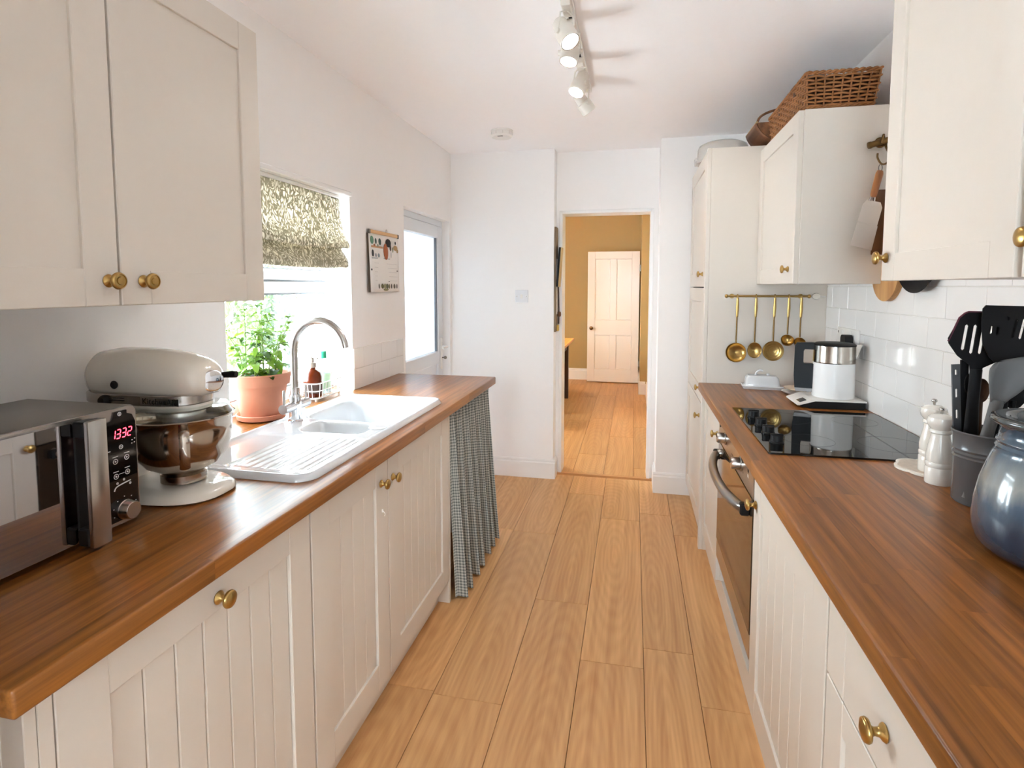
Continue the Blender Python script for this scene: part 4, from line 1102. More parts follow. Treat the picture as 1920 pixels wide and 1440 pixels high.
bm = B(); lathe(bm, [(0.0001, 0), (0.024, 0), (0.026, 0.010), (0.0245, 0.014), (0.020, 0.016), (0.0001, 0.016)], (-0.975, SMY - 0.002, 1.178), 26, (0.86, -0.5, 0)); at = finish(bm, 'attachment_cap', M_CHROME, sm, 40)
bm = B(); lathe(bm, [(0.0001, 0), (0.027, 0), (0.0265, 0.016)], (-0.990, SMY + 0.006, 1.178), 26, (0.86, -0.5, 0)); finish(bm, 'hub', M_ENAMEL, sm, 40)
bm = B(); tube(bm, [(-0.975, SMY + 0.03, 1.186), (-0.945, SMY + 0.035, 1.188), (-0.935, SMY + 0.036, 1.188)], [0.006, 0.009, 0.008], 12); finish(bm, 'hub_knob', M_BLACK, sm, 60)
bm = B(); lathe(bm, [(0.030, 0), (0.052, 0.002), (0.054, 0.020), (0.050, 0.026)], (SMX, SMY, 1.083), 32); finish(bm, 'beater_housing', M_STEEL, sm, 50)
bm = B(); lathe(bm, [(0.0001, 0.0), (0.012, 0), (0.012, 0.05)], (SMX, SMY, 1.04), 16); finish(bm, 'beater_shaft', M_STEEL, sm)
M_BOWL = plain('polished_steel_bowl', lin(184, 172, 160), 0.12, 1.0, vary=0.02)
pr_ = [(0.0001, 0.002), (0.045, 0.002), (0.050, 0.004), (0.050, 0.022), (0.043, 0.024), (0.052, 0.030), (0.080, 0.046), (0.098, 0.070), (0.107, 0.100), (0.110, 0.130), (0.112, 0.158), (0.116, 0.160), (0.117, 0.163), (0.114, 0.165), (0.1105, 0.162),
       (0.108, 0.130), (0.105, 0.100), (0.096, 0.072), (0.078, 0.049), (0.03, 0.034), (0.0001, 0.033)]
bm = B(); lathe(bm, pr_, (SMX, SMY, WT + 0.030), 56); bw = finish(bm, 'bowl', M_BOWL, sm, 60)
hy_ = SMY - 0.106
hv = Vector((0.70, -0.714, 0))
hq = lambda r, z: (SMX + hv.x * r, SMY + hv.y * r, z)
bm = B(); tube(bm, bez([hq(0.108, 1.074), hq(0.128, 1.076), hq(0.139, 1.062), hq(0.138, 1.02), hq(0.126, 0.992), hq(0.098, 0.988)], 6), 0.011, 10, flat=0.4, up=(0.70, -0.714, 0.1)); finish(bm, 'bowl_handle', M_BOWL, bw, 60)
bm = B()                                                        # clear pouring shield round the rim
lathe(bm, [(0.112, 0.0), (0.104, 0.020), (0.085, 0.026), (0.066, 0.026), (0.066, 0.0245), (0.084, 0.0245), (0.102, 0.019), (0.110, 0.0)], (SMX, SMY, WT + 0.1935), 48, closed=True); finish(bm, 'pouring_shield', M_CLEARP, sm, 50)

# ------------------------------------------------------------------ calendar
ca = thing('wall_calendar', 'paper wall calendar with coloured pictures hanging beside the glazed door', 'calendar', (LW, 2.79, 1.53))
M_PAPER = plain('calendar_paper', lin(238, 233, 228), 0.7, vary=0.01)
cy0, cy1, cz0, cz1 = 2.615, 2.975, 1.372, 1.674
bm = B()
def cfn(u, v): return (LW + 0.010 + 0.010 * v + 0.006 * sin(u * 5) * v, cy0 + (cy1 - cy0) * u, cz1 - (cz1 - cz0) * v)
grid(bm, 10, 12, cfn); sh = finish(bm, 'page', M_PAPER, ca, 80); md = sh.modifiers.new('thick', 'SOLIDIFY'); md.thickness = 0.002
bm = B()
def cfn2(u, v): return (LW + 0.004 + 0.005 * v, cy0 - 0.006 + (cy1 - cy0) * u, cz1 - 0.004 - (cz1 - cz0) * v * 0.99)
grid(bm, 4, 6, cfn2); finish(bm, 'back_page', plain('calendar_card', lin(130, 118, 106), 0.7), ca, 80)
bm = B(); box(bm, LW + 0.006, LW + 0.016, cy0, cy1 + 0.004, cz1 - 0.002, cz1 + 0.016, 0.002); finish(bm, 'hanger_bar', wood('pale_batten', lin(186, 140, 90), lin(222, 182, 132), 0.5, 'Y'), ca)
for y in (cy0 + 0.006, cy1 - 0.006):
    bm = B(); box(bm, LW + 0.005, LW + 0.018, y - 0.008, y + 0.008, cz1 - 0.006, cz1 + 0.017, 0.002); finish(bm, 'clip', M_STEEL_D, ca)
bm = B(); tube(bm, [(LW + 0.012, (cy0 + cy1) / 2 + 0.03 + 0.008 * cos(a), cz1 + 0.022 + 0.010 * sin(a)) for a in [i * 2 * pi / 12 for i in range(12)]], 0.0015, 6, closed=True); finish(bm, 'loop', M_STEEL, ca)
def blot(poly, col, nm='print'):
    bm = B()
    vs_ = []
    for u, v in poly:
        p = cfn(u, v); vs_.append(bm.verts.new((p[0] + 0.0040, p[1], p[2])))
    bm.faces.new(vs_); finish(bm, nm, plain('ink_%d_%d_%d' % col, lin(*col), 0.7), sh)
def oval(cu_, cv_, ru, rv, n=14): return [(cu_ + ru * cos(2 * pi * i / n), cv_ + rv * sin(2 * pi * i / n)) for i in range(n)]
blot(oval(0.08, 0.12, 0.055, 0.07), (96, 138, 112)); blot(oval(0.20, 0.13, 0.03, 0.05), (60, 84, 76)); blot(oval(0.33, 0.13, 0.045, 0.06), (70, 96, 88))
blot([(0.05, 0.21), (0.42, 0.21), (0.42, 0.245), (0.05, 0.245)], (196, 150, 112)); blot(oval(0.15, 0.20, 0.03, 0.02), (150, 92, 62)); blot(oval(0.26, 0.20, 0.02, 0.025), (120, 140, 110))
blot(oval(0.52, 0.29, 0.085, 0.145), (176, 96, 50)); blot(oval(0.62, 0.13, 0.10, 0.075), (30, 24, 24)); blot(oval(0.69, 0.20, 0.03, 0.07), (38, 30, 28))
blot(oval(0.88, 0.11, 0.025, 0.03), (44, 52, 56)); blot(oval(0.88, 0.20, 0.08, 0.05), (186, 152, 104)); blot(oval(0.78, 0.24, 0.025, 0.05), (150, 160, 130)); blot(oval(0.95, 0.25, 0.035, 0.035), (170, 146, 100))
blot(oval(0.09, 0.34, 0.035, 0.06), (64, 66, 66)); blot(oval(0.18, 0.37, 0.02, 0.035), (120, 130, 136)); blot(oval(0.27, 0.37, 0.035, 0.035), (150, 160, 166)); blot([(0.05, 0.415), (0.66, 0.405), (0.66, 0.42), (0.05, 0.43)], (176, 180, 182))
blot(oval(0.71, 0.33, 0.012, 0.06), (150, 160, 160))
for k in range(5):
    v_ = 0.50 + k * 0.075; blot([(0.12, v_), (0.92, v_), (0.92, v_ + 0.006), (0.12, v_ + 0.006)], (206, 200, 196))
for u_, w_, c_ in ((0.22, 0.02, (110, 108, 96)), (0.33, 0.045, (120, 120, 84)), (0.42, 0.05, (150, 146, 108)), (0.50, 0.05, (96, 100, 74)), (0.58, 0.03, (130, 126, 96)), (0.68, 0.025, (90, 86, 76)), (0.80, 0.04, (112, 104, 90)), (0.90, 0.02, (80, 76, 70))):
    blot(oval(u_, 0.90, w_, 0.045), c_)
blot(oval(0.45, 0.96, 0.10, 0.022), (140, 136, 92)); blot([(0.56, 0.81), (0.62, 0.81), (0.62, 0.825), (0.56, 0.825)], (150, 146, 140)); blot(oval(0.93, 0.62, 0.03, 0.012), (130, 120, 112)); blot(oval(0.035, 0.62, 0.02, 0.018), (50, 48, 50))
# ================================================================== things on the hob side
# ------------------------------------------------------------------ hob
HX0, HX1, HY0, HY1 = 0.402, 0.925, 1.760, 2.398
hb = thing('ceramic_hob', 'black glass ceramic hob set in the oak worktop', 'hob', (0.66, 2.08, WT))
bm = B(); prism(bm, rrect(HX0, HX1, HY0, HY1, 0.006, 3), WT + 0.0006, WT + 0.006, 'Z'); gp = finish(bm, 'glass_plate', M_GLASSBLK, hb, 30)
M_RINGP = plain('hob_ring_print', lin(58, 58, 60), 0.15)
for x, y, r in ((0.56, 1.93, 0.075), (0.56, 2.24, 0.095), (0.80, 1.93, 0.095), (0.80, 2.24, 0.075)):
    bm = B(); lathe(bm, [(r - 0.0012, 0), (r, 0), (r, 0.0002), (r - 0.0012, 0.0002)], (x, y, WT + 0.0060), 48, closed=True); finish(bm, 'ring_print', M_RINGP, gp)
for k, (x, y) in enumerate(((0.452, 2.232), (0.452, 2.105), (0.452, 1.995), (0.452, 1.880))):
    bm = B(); lathe(bm, [(0.0001, 0), (0.0215, 0), (0.0215, 0.004), (0.0195, 0.006), (0.0185, 0.024), (0.0001, 0.0245)], (x, y, WT + 0.0062), 26)
    box(bm, x - 0.019, x + 0.019, y - 0.005, y + 0.005, WT + 0.026, WT + 0.034, 0.002)
    finish(bm, 'control_knob', M_BLACK, hb, 40)

# ------------------------------------------------------------------ brass rail and utensils on the cupboard side
YT = 3.032
M_RAILW = M_BRASS
rl = thing('brass_utensil_rail', 'thin brass hanging rail fixed to the side of the tall cupboard', 'rail', (0.645, YT, 1.352))
yr = YT - 0.032
bm = B(); tube(bm, [(0.470, yr, 1.352), (0.838, yr, 1.352)], 0.0055, 12); finish(bm, 'bar', M_BRASS, rl, 60)
for x, s_ in ((0.470, -1), (0.838, 1)):
    bm = B(); lathe(bm, [(0.0001, 0), (0.006, 0.001), (0.0095, 0.006), (0.0095, 0.011), (0.006, 0.016), (0.0001, 0.017)], (x, yr, 1.352), 16, (s_, 0, 0)); finish(bm, 'finial', M_BRASS, rl, 60)
for x in (0.492, 0.815):
    bm = B(); tube(bm, [(x, yr, 1.352), (x, YT, 1.352)], 0.005, 10); lathe(bm, [(0.012, 0), (0.012, 0.003)], (x, YT - 0.0002, 1.352), 16, (0, -1, 0)); finish(bm, 'bracket', M_BRASS, rl, 60)

def brass_utensil(name, label, x, zhead, kind, r):
    t = thing(name, label, 'utensil', (x, yr, 1.352), group='brass utensils on the rail')
    ztop = 1.352
    zr = zhead + r * 0.98
    bm = B(); tube(bm, bez([(x, yr - 0.006, ztop - 0.012), (x, yr - 0.009, ztop + 0.002), (x, yr, ztop + 0.0095), (x, yr + 0.009, ztop + 0.002), (x, yr + 0.007, ztop - 0.010)], 5), 0.0022, 8); finish(bm, 'hook', M_BRASS, t, 70)
    bm = B(); pts = [(x, yr - 0.005, ztop - 0.008), (x, yr - 0.004, ztop - 0.06), (x - 0.001, yr - 0.003, ztop - 0.105)]
    tube(bm, pts, [0.0055, 0.0075, 0.0055], 10, flat=0.35, up=(0, 1, 0)); finish(bm, 'handle_grip', M_BRASS, t, 70)
    bm = B(); tube(bm, [(x - 0.001, yr - 0.003, ztop - 0.10), (x - 0.002, yr - 0.003, zr)], 0.0038, 8, flat=0.6, up=(0, 1, 0)); finish(bm, 'shank', M_BRASS_D, t, 70)
    c = (x - 0.002, yr - 0.006, zhead)
    bm = B()
    if kind == 'ladle':
        lathe(bm, [(r, 0.0), (r * 0.985, 0.004), (r * 0.9, -0.010), (r * 0.6, -0.022), (0.0001, -0.028), ], c, 36, (0, -1, 0.12), caps=False)
        lathe(bm, [(r * 0.98, 0.003), (r * 0.86, -0.007), (r * 0.55, -0.019), (0.0001, -0.0245)], c, 36, (0, -1, 0.12), caps=False)
    elif kind == 'skimmer':
        lathe(bm, [(r, 0.003), (r, 0.0), (r * 0.8, -0.004), (0.0001, -0.007)], c, 36, (0, -1, 0), caps=False); lathe(bm, [(r, 0.003), (r * 0.8, -0.0025), (0.0001, -0.005)], c, 36, (0, -1, 0), caps=False)
        for k in (0.35, 0.6, 0.82): lathe(bm, [(r * k - 0.0012, -0.004 + 0.004 * k), (r * k + 0.0012, -0.004 + 0.004 * k), (r * k + 0.0012, -0.002 + 0.004 * k), (r * k - 0.0012, -0.002 + 0.004 * k)], c, 30, (0, -1, 0), closed=True)
    elif kind == 'spoon':
        lathe(bm, [(r, 0.0), (r * 0.97, 0.003), (r * 0.8, -0.004), (r * 0.4, -0.009), (0.0001, -0.010)], c, 32, (0, -1, 0), sx=1.0, sy=1.18, caps=False)
        lathe(bm, [(r, 0.002), (r * 0.8, -0.002), (r * 0.4, -0.007), (0.0001, -0.008)], c, 32, (0, -1, 0), sx=1.0, sy=1.18, caps=False)
    else:
        lathe(bm, [(r, 0.004), (r * 1.02, 0.0), (r * 0.92, -0.012), (r * 0.55, -0.024), (0.0001, -0.029)], c, 32, (0.0, -0.8, 0.6), caps=False)
        lathe(bm, [(r * 0.98, 0.004), (r * 0.9, -0.009), (r * 0.5, -0.021), (0.0001, -0.026)], c, 32, (0.0, -0.8, 0.6), caps=False)
    finish(bm, 'bowl', M_BRASS, t, 60)
    return t
brass_utensil('brass_ladle', 'brass ladle with deep round bowl, first on the rail from the doorway', 0.515, 1.066, 'ladle', 0.050)
brass_utensil('brass_spoon', 'brass serving spoon with oval bowl, second on the rail from the doorway', 0.603, 1.080, 'spoon', 0.034)
brass_utensil('brass_skimmer', 'brass skimmer with flat pierced disc, middle one on the rail', 0.690, 1.078, 'skimmer', 0.050)
brass_utensil('brass_ladle', 'small brass ladle hanging higher on the rail, fourth from the doorway', 0.755, 1.134, 'cup', 0.030)
brass_utensil('brass_ladle', 'small brass ladle half hidden behind the black kettle handle', 0.812, 1.124, 'cup', 0.026)
wk = thing('cup_hook_knob', 'white oval plastic hook at the end of the brass rail', 'hook', (0.885, YT, 1.352))
bm = B(); lathe(bm, [(0.0001, 0), (0.017, 0.0), (0.020, 0.005), (0.018, 0.012), (0.0001, 0.015)], (0.885, YT - 0.0003, 1.352), 24, (0, -1, 0), sy=0.8); finish(bm, 'knob', M_CREAMCER, wk, 60)
bm = B(); tube(bm, [(0.895, YT - 0.004, 1.352), (0.928, YT - 0.004, 1.352)], 0.004, 8); finish(bm, 'stem', M_PLASTIC, wk, 60)

# ------------------------------------------------------------------ butter dish
bd_ = thing('butter_dish', 'white lidded ceramic butter dish on the far end of the worktop', 'dish', (0.625, 2.925, WT), radians(-4), local=True)
bm = B(); a = rrect(-0.088, 0.088, -0.05, 0.05, 0.012, 4); b = rrect(-0.095, 0.095, -0.057, 0.057, 0.014, 4)
lo_ = [bm.verts.new((x, y, 0.0006)) for x, y in a]; hi_ = [bm.verts.new((x, y, 0.014)) for x, y in b]; i2 = [bm.verts.new((x, y, 0.016)) for x, y in rrect(-0.092, 0.092, -0.054, 0.054, 0.013, 4)]
bm.faces.new(lo_[::-1]); bm.faces.new(i2)
for A_, B_ in ((lo_, hi_), (hi_, i2)):
    for i in range(len(A_)): bm.faces.new((A_[i], A_[(i + 1) % len(A_)], B_[(i + 1) % len(B_)], B_[i]))
finish(bm, 'tray', M_CERAMIC, bd_, 40)
bm = B(); L1 = rrect(-0.078, 0.078, -0.042, 0.042, 0.012, 4); L2 = rrect(-0.074, 0.074, -0.038, 0.038, 0.014, 4); L3 = rrect(-0.064, 0.064, -0.030, 0.030, 0.014, 4)
rg = [[bm.verts.new((x, y, z)) for x, y in L_] for L_, z in ((L1, 0.0165), (L2, 0.052), (L3, 0.064))]
for A_, B_ in zip(rg[:-1], rg[1:]):
    for i in range(len(A_)): bm.faces.new((A_[i], A_[(i + 1) % len(A_)], B_[(i + 1) % len(B_)], B_[i]))
bm.faces.new(rg[0][::-1]); bm.faces.new(rg[-1]); ld = finish(bm, 'lid', M_CERAMIC, bd_, 40)
bm = B(); tube(bm, bez([(-0.030, 0, 0.060), (-0.024, 0, 0.078), (-0.010, 0, 0.088), (0.004, 0.0, 0.086)], 6), [0.007, 0.006, 0.005, 0.005] + [0.005] * 15, 10); lathe(bm, [(0.0001, 0), (0.008, 0.002), (0.008, 0.010), (0.0001, 0.013)], (0.028, 0, 0.063), 14); finish(bm, 'lid_handle', M_CERAMIC, ld, 60)

# ------------------------------------------------------------------ spoon rest dishes
bm = B(); lathe(bm, [(0.0001, 0.0006), (0.045, 0.0006), (0.064, 0.012), (0.066, 0.014), (0.062, 0.014), (0.044, 0.004), (0.0001, 0.0035)], (0.752, 2.795, WT), 36, sx=1.05); tag(finish(bm, 'spoon_rest', M_CERAMIC, None, 60), 'white scalloped dish under the cream saucer behind the kettle', 'dish')
bm = B(); lathe(bm, [(0.0001, 0.0), (0.035, 0.0), (0.062, 0.012), (0.064, 0.015), (0.060, 0.015), (0.034, 0.0035), (0.0001, 0.0035)], (0.762, 2.805, WT + 0.0145), 36); tag(finish(bm, 'saucer', plain('buff_glaze', lin(232, 208, 182), 0.25), None, 60), 'cream saucer stacked on a white dish behind the kettle', 'saucer')

# ------------------------------------------------------------------ kettle on its base
KX, KY = 0.826, 2.555
kb = thing('kettle_base', 'white and black kettle base with small grey display', 'kettle base', (KX, KY, WT))
bm = B(); prof = [(0.676, WT + 0.012), (0.690, WT + 0.006), (0.715, WT + 0.0006), (0.915, WT + 0.0006), (0.922, WT + 0.010), (0.922, WT + 0.030), (0.735, WT + 0.030)]
prism(bm, prof, KY - 0.083, KY + 0.083, 'Y'); finish(bm, 'base_body', M_BLACK, kb, 30)
bm = B(); prism(bm, [(0.668, WT + 0.012), (0.676, WT + 0.0125), (0.736, WT + 0.031), (0.925, WT + 0.031), (0.926, WT + 0.036), (0.732, WT + 0.038), (0.720, WT + 0.038), (0.668, WT + 0.018)], KY - 0.086, KY + 0.086, 'Y'); tp_ = finish(bm, 'base_top', M_PLASTIC, kb, 30)
nx, nz = -0.020, 0.052; ln = sqrt(nx * nx + nz * nz); nx, nz = nx / ln, nz / ln
def slope(t): return (0.668 + 0.052 * t, WT + 0.018 + 0.020 * t)
bm = B()
p0, p1 = slope(0.22), slope(0.72)
vs_ = [bm.verts.new((p[0] + nx * d, KY - 0.075 + w_, p[1] + nz * d)) for d in (0.0002, 0.0012) for p, w_ in ((p0, 0), (p1, 0), (p1, 0.055), (p0, 0.055))]
for f in ((0, 1, 2, 3), (4, 5, 6, 7), (0, 1, 5, 4), (1, 2, 6, 5), (2, 3, 7, 6), (3, 0, 4, 7)): bm.faces.new([vs_[i] for i in f])
finish(bm, 'display', plain('grey_display', lin(70, 70, 72), 0.2), kb)
kt = thing('electric_kettle', 'white electric kettle with steel collar and black handle', 'kettle', (KX, KY, WT + 0.038))
z0 = WT + 0.0385
bm = B(); lathe(bm, [(0.0001, 0), (0.076, 0), (0.079, 0.004), (0.0785, 0.05), (0.0775, 0.145), (0.0001, 0.145)], (KX, KY, z0), 48); finish(bm, 'jug', plain('white_kettle_enamel', lin(240, 238, 236), 0.2, vary=0.006), kt, 40)
M_KSTEEL = plain('kettle_steel', lin(196, 188, 178), 0.16, 1.0, vary=0.04)
bm = B(); lathe(bm, [(0.0001, 0.145), (0.0785, 0.145), (0.0795, 0.147), (0.0795, 0.150), (0.079, 0.152), (0.0775, 0.216), (0.0001, 0.216)], (KX, KY, z0), 48); finish(bm, 'collar', M_KSTEEL, kt, 40)
bm = B(); lathe(bm, [(0.0001, 0.216), (0.079, 0.216), (0.0795, 0.221), (0.070, 0.227), (0.04, 0.230), (0.0001, 0.231)], (KX, KY, z0), 44); finish(bm, 'lid', M_BLACK, kt, 40)
bm = B(); prism(bm, [(KX + 0.06, z0 + 0.222), (KX + 0.098, z0 + 0.222), (KX + 0.09, z0 + 0.200), (KX + 0.072, z0 + 0.150)], KY - 0.022, KY + 0.022, 'Y'); finish(bm, 'spout', M_KSTEEL, kt, 30)
hx = 0.675
bm = B(); hdir = Vector((-1, 0.25, 0)).normalized(); 
outer = [(0.074, 0.226), (0.140, 0.222), (0.148, 0.208), (0.149, 0.080), (0.145, 0.030), (0.072, 0.030), (0.0755, 0.135), (0.112, 0.135), (0.114, 0.145), (0.114, 0.188), (0.110, 0.196), (0.074, 0.196)]
wv_ = Vector((0.25, 1, 0)).normalized() * 0.017
def hp_(d, h, s_): v = Vector((KX, KY, z0)) + hdir * d + Vector((0, 0, h)) + wv_ * s_; return v
lo_ = [bm.verts.new(hp_(d, h, -1)) for d, h in outer]; hi_ = [bm.verts.new(hp_(d, h, 1)) for d, h in outer]
bm.faces.new(lo_); bm.faces.new(hi_[::-1])
for i in range(len(outer)):
    j = (i + 1) % len(outer); bm.faces.new((lo_[i], lo_[j], hi_[j], hi_[i]))
finish(bm, 'handle', M_BLACK, kt, 30)
bm = B(); q = [hp_(d, h, s_) for s_ in (-0.9, 0.9) for d, h in ((0.145, 0.030), (0.072, 0.030), (0.074, 0.016), (0.140, 0.014))]
vv = [bm.verts.new(p) for p in q]
for f in ((0, 1, 2, 3), (4, 5, 6, 7), (0, 1, 5, 4), (1, 2, 6, 5), (2, 3, 7, 6), (3, 0, 4, 7)): bm.faces.new([vv[i] for i in f])
finish(bm, 'handle_foot', plain('smoky_grey', lin(120, 112, 108), 0.25), kt)

# ------------------------------------------------------------------ wall socket, plug, adaptor and cords
xs = RW - 0.0074
so = thing('wall_socket', 'white double wall socket on the tiles behind the kettle', 'socket', (xs, 2.71, 1.17))
bm = B(); box(bm, xs, xs - 0.010, 2.595, 2.835, 1.128, 1.216, 0.003, 2); pl = finish(bm, 'plate', M_PLASTIC, so)
for y in (2.665, 2.765):
    bm = B(); box(bm, xs - 0.010, xs - 0.014, y - 0.010, y + 0.010, 1.190, 1.208, 0.0015); finish(bm, 'switch', M_PLASTIC, so)
    for dy_, dz_, w_, h_ in ((0, 0.176, 0.004, 0.009), (-0.011, 0.153, 0.008, 0.004), (0.011, 0.153, 0.008, 0.004)):
        bm = B(); box(bm, xs - 0.010, xs - 0.0104, y - 0.02 + dy_ - w_ / 2, y - 0.02 + dy_ + w_ / 2, 1 + dz_ - h_ / 2, 1 + dz_ + h_ / 2); finish(bm, 'pin_slot', M_BLACK, so)
bm = B(); box(bm, xs - 0.010, xs - 0.0106, 2.815, 2.825, 1.190, 1.200); finish(bm, 'marker', M_STEEL_D, so)
pg = thing('black_plug', 'black plug in the wall socket above the kettle', 'plug', (xs - 0.03, 2.655, 1.16))
bm = B(); prism(bm, rrect(2.628, 2.684, 1.132, 1.192, 0.018, 5), xs - 0.0145, xs - 0.046, 'X'); finish(bm, 'plug_body', M_BLACK, pg, 40)
bm = B(); tube(bm, bez([(xs - 0.03, 2.652, 1.136), (xs - 0.032, 2.648, 1.11), (xs - 0.034, 2.638, 1.085), (xs - 0.030, 2.652, 1.045), (xs - 0.022, 2.668, 0.99), (xs - 0.02, 2.665, WT + 0.02)], 8), 0.0038, 8); finish(bm, 'cord', M_BLACK, pg, 70)
ad_ = thing('white_adaptor', 'small white plug and thin white cord hanging below the socket', 'plug', (xs - 0.012, 2.605, 1.11))
bm = B(); box(bm, xs - 0.001, xs - 0.026, 2.588, 2.622, 1.098, 1.1275, 0.004, 2); finish(bm, 'plug_body', M_CREAMCER, ad_)
bm = B(); tube(bm, bez([(xs - 0.016, 2.604, 1.10), (xs - 0.020, 2.612, 1.075), (xs - 0.012, 2.625, 1.02), (xs - 0.010, 2.622, 0.95), (xs - 0.012, 2.640, WT + 0.006)], 8), 0.0022, 8); finish(bm, 'cord', M_PLASTIC, ad_, 70)

# ------------------------------------------------------------------ salt and pepper mills on a coaster
MILL = [(0.0001, 0.0), (0.029, 0.0), (0.030, 0.003), (0.0300, 0.040), (0.0285, 0.043), (0.0300, 0.047), (0.0300, 0.054), (0.0280, 0.057), (0.0290, 0.061), (0.0295, 0.075), (0.0265, 0.095), (0.0215, 0.118), (0.0205, 0.130), (0.0240, 0.133), (0.0240, 0.138), (0.0215, 0.141), (0.0240, 0.145), (0.0290, 0.152), (0.0310, 0.162), (0.0285, 0.172), (0.018, 0.179), (0.006, 0.181), (0.0001, 0.181)]
FINIAL = [(0.0001, 0.181), (0.003, 0.181), (0.003, 0.188), (0.006, 0.190), (0.007, 0.193), (0.005, 0.197), (0.0001, 0.198)]
def mill(name, label, x, y, z, s):
    t = thing(name, label, 'mill', (x, y, z), group='pair of mills')
    bm = B(); lathe(bm, [(a * s, b * s) for a, b in MILL], (x, y, z), 36); finish(bm, 'body', plain('ivory_lacquer', lin(232, 227, 218), 0.18, vary=0.008, Coat_Weight=0.4), t, 40)
    bm = B(); lathe(bm, [(a * s, b * s) for a, b in FINIAL], (x, y, z), 18); finish(bm, 'finial', M_STEEL, t, 60)
mill('pepper_mill', 'white turned mill standing in front of its twin', 0.766, 1.588, WT + 0.0005, 0.985)
mill('salt_mill', 'white turned mill behind its twin, with the taller steel finial', 0.786, 1.668, WT + 0.0075, 0.985)
bm = B(); pts = []
for i in range(72):
    a = 2 * pi * i / 72; r = 0.074 + 0.010 * abs(cos(3 * a)) ** 0.6; pts.append((0.795 + r * cos(a) * 0.95, 1.700 + r * sin(a)))
prism(bm, pts, WT + 0.0005, WT + 0.0065, 'Z')
cs = thing('coaster', 'cream scalloped coaster under the white mill', 'coaster', (0.795, 1.70, WT)); finish(bm, 'disc', M_CREAMCER, cs, 40)
bm = B(); prism(bm, [(0.795 + (x - 0.795) * 0.9, 1.70 + (y - 1.70) * 0.9) for x, y in pts], WT + 0.0066, WT + 0.0072, 'Z'); finish(bm, 'printed_centre', plain('taupe_print', lin(196, 182, 166), 0.5, vary=0.25, bscale=400), cs)

# ------------------------------------------------------------------ utensil pot and its utensils
UX, UY = 0.803, 1.462
up_ = thing('utensil_pot', 'dark grey ribbed stoneware pot full of cooking utensils', 'pot', (UX, UY, WT))
M_GREYST = plain('grey_stoneware', lin(92, 92, 94), 0.22, vary=0.05)
bm = B(); lathe(bm, [(0.0001, 0.0006), (0.062, 0.0006), (0.064, 0.004), (0.065, 0.105), (0.067, 0.108), (0.065, 0.112), (0.067, 0.117), (0.065, 0.122), (0.0675, 0.127), (0.066, 0.132), (0.067, 0.158), (0.0705, 0.166), (0.069, 0.169), (0.064, 0.166), (0.061, 0.150), (0.060, 0.012), (0.0001, 0.010)], (UX, UY, WT), 48); finish(bm, 'pot_body', M_GREYST, up_, 40)

def blade(bm, outline, slots, T, th=0.003, bend=0.0):
    """Flat blade with slots cut clean through, in local (u across, v up), placed by matrix T."""
    o = [bm.verts.new((u, 0, v)) for u, v in outline]
    es = [bm.edges.new((o[i], o[(i + 1) % len(o)])) for i in range(len(o))]
    for s_ in slots:
        w = [bm.verts.new((u, 0, v)) for u, v in s_]
        es += [bm.edges.new((w[i], w[(i + 1) % len(w)])) for i in range(len(w))]
    bmesh.ops.triangle_fill(bm, use_beauty=True, use_dissolve=False, edges=es)
    f = list(bm.faces)
    r = bmesh.ops.extrude_face_region(bm, geom=f)
    for v in r['geom']:
        if isinstance(v, bmesh.types.BMVert): v.co.y += th
    for v in bm.verts:
        v.co.y += bend * v.co.z ** 2
    bmesh.ops.transform(bm, matrix=T, verts=bm.verts)
def slot(u0, v0, u1, v1, w):
    d = Vector((u1 - u0, v1 - v0)); n_ = Vector((-d.y, d.x)).normalized() * w; e = d.normalized() * w
    return [(u0 - n_.x, v0 - n_.y), (u0 - e.x, v0 - e.y), (u0 + n_.x, v0 + n_.y), (u1 + n_.x, v1 + n_.y), (u1 + e.x, v1 + e.y), (u1 - n_.x, v1 - n_.y)]
def aim(base, yaw, lean_x, lean_y):
    return Matrix.Translation(base) @ Matrix.Rotation(lean_x, 4, 'Y') @ Matrix.Rotation(lean_y, 4, 'X') @ Matrix.Rotation(yaw, 4, 'Z')
def shaft(t, name, T, pts, rad, mat, flat=0.6):
    bm = B(); tube(bm, pts, rad, 10, flat=flat, up=(0, 1, 0)); bmesh.ops.transform(bm, matrix=T, verts=bm.verts); return finish(bm, name, mat, t, 60)

zi = WT + 0.0165
# slotted turner with a plum edge
T = aim((0.774, 1.480, zi), radians(6), radians(1.0), radians(-1.0))
t = thing('slotted_turner', 'black slotted turner with plum edge, facing out of the utensil pot', 'utensil', (0.774, 1.480, zi))
ol = [(-0.012, 0.300), (-0.040, 0.322), (-0.060, 0.350), (-0.062, 0.362), (-0.040, 0.410), (-0.030, 0.420), (-0.022, 0.424), (0.075, 0.424), (0.082, 0.418), (0.080, 0.350), (0.060, 0.318), (0.016, 0.295), (0.012, 0.284), (-0.010, 0.284)]
sl = [slot(-0.030 + 0.0185 * k + 0.006, 0.392, -0.036 + 0.0185 * k + 0.006, 0.334 - (0.004 if 0 < k < 4 else -0.004), 0.0040) for k in range(6)]
bm = B(); blade(bm, ol, sl, T); finish(bm, 'blade', M_BLACK_M, t, 30)
bm = B(); tube(bm, [(-0.0615, 0.0015, 0.355), (-0.0405, 0.0015, 0.4105), (-0.030, 0.0015, 0.4205), (-0.022, 0.0015, 0.4245), (0.075, 0.0015, 0.4245)], 0.0022, 6); bmesh.ops.transform(bm, matrix=T, verts=bm.verts); finish(bm, 'edge', plain('plum_silicone', lin(92, 30, 52), 0.5), t, 60)
shaft(t, 'handle', T, [(0.0, 0, 0.0), (0.0, 0, 0.12), (0.0, 0, 0.22), (0.002, 0, 0.292)], [0.013, 0.016, 0.013, 0.013], M_BLACK_M)
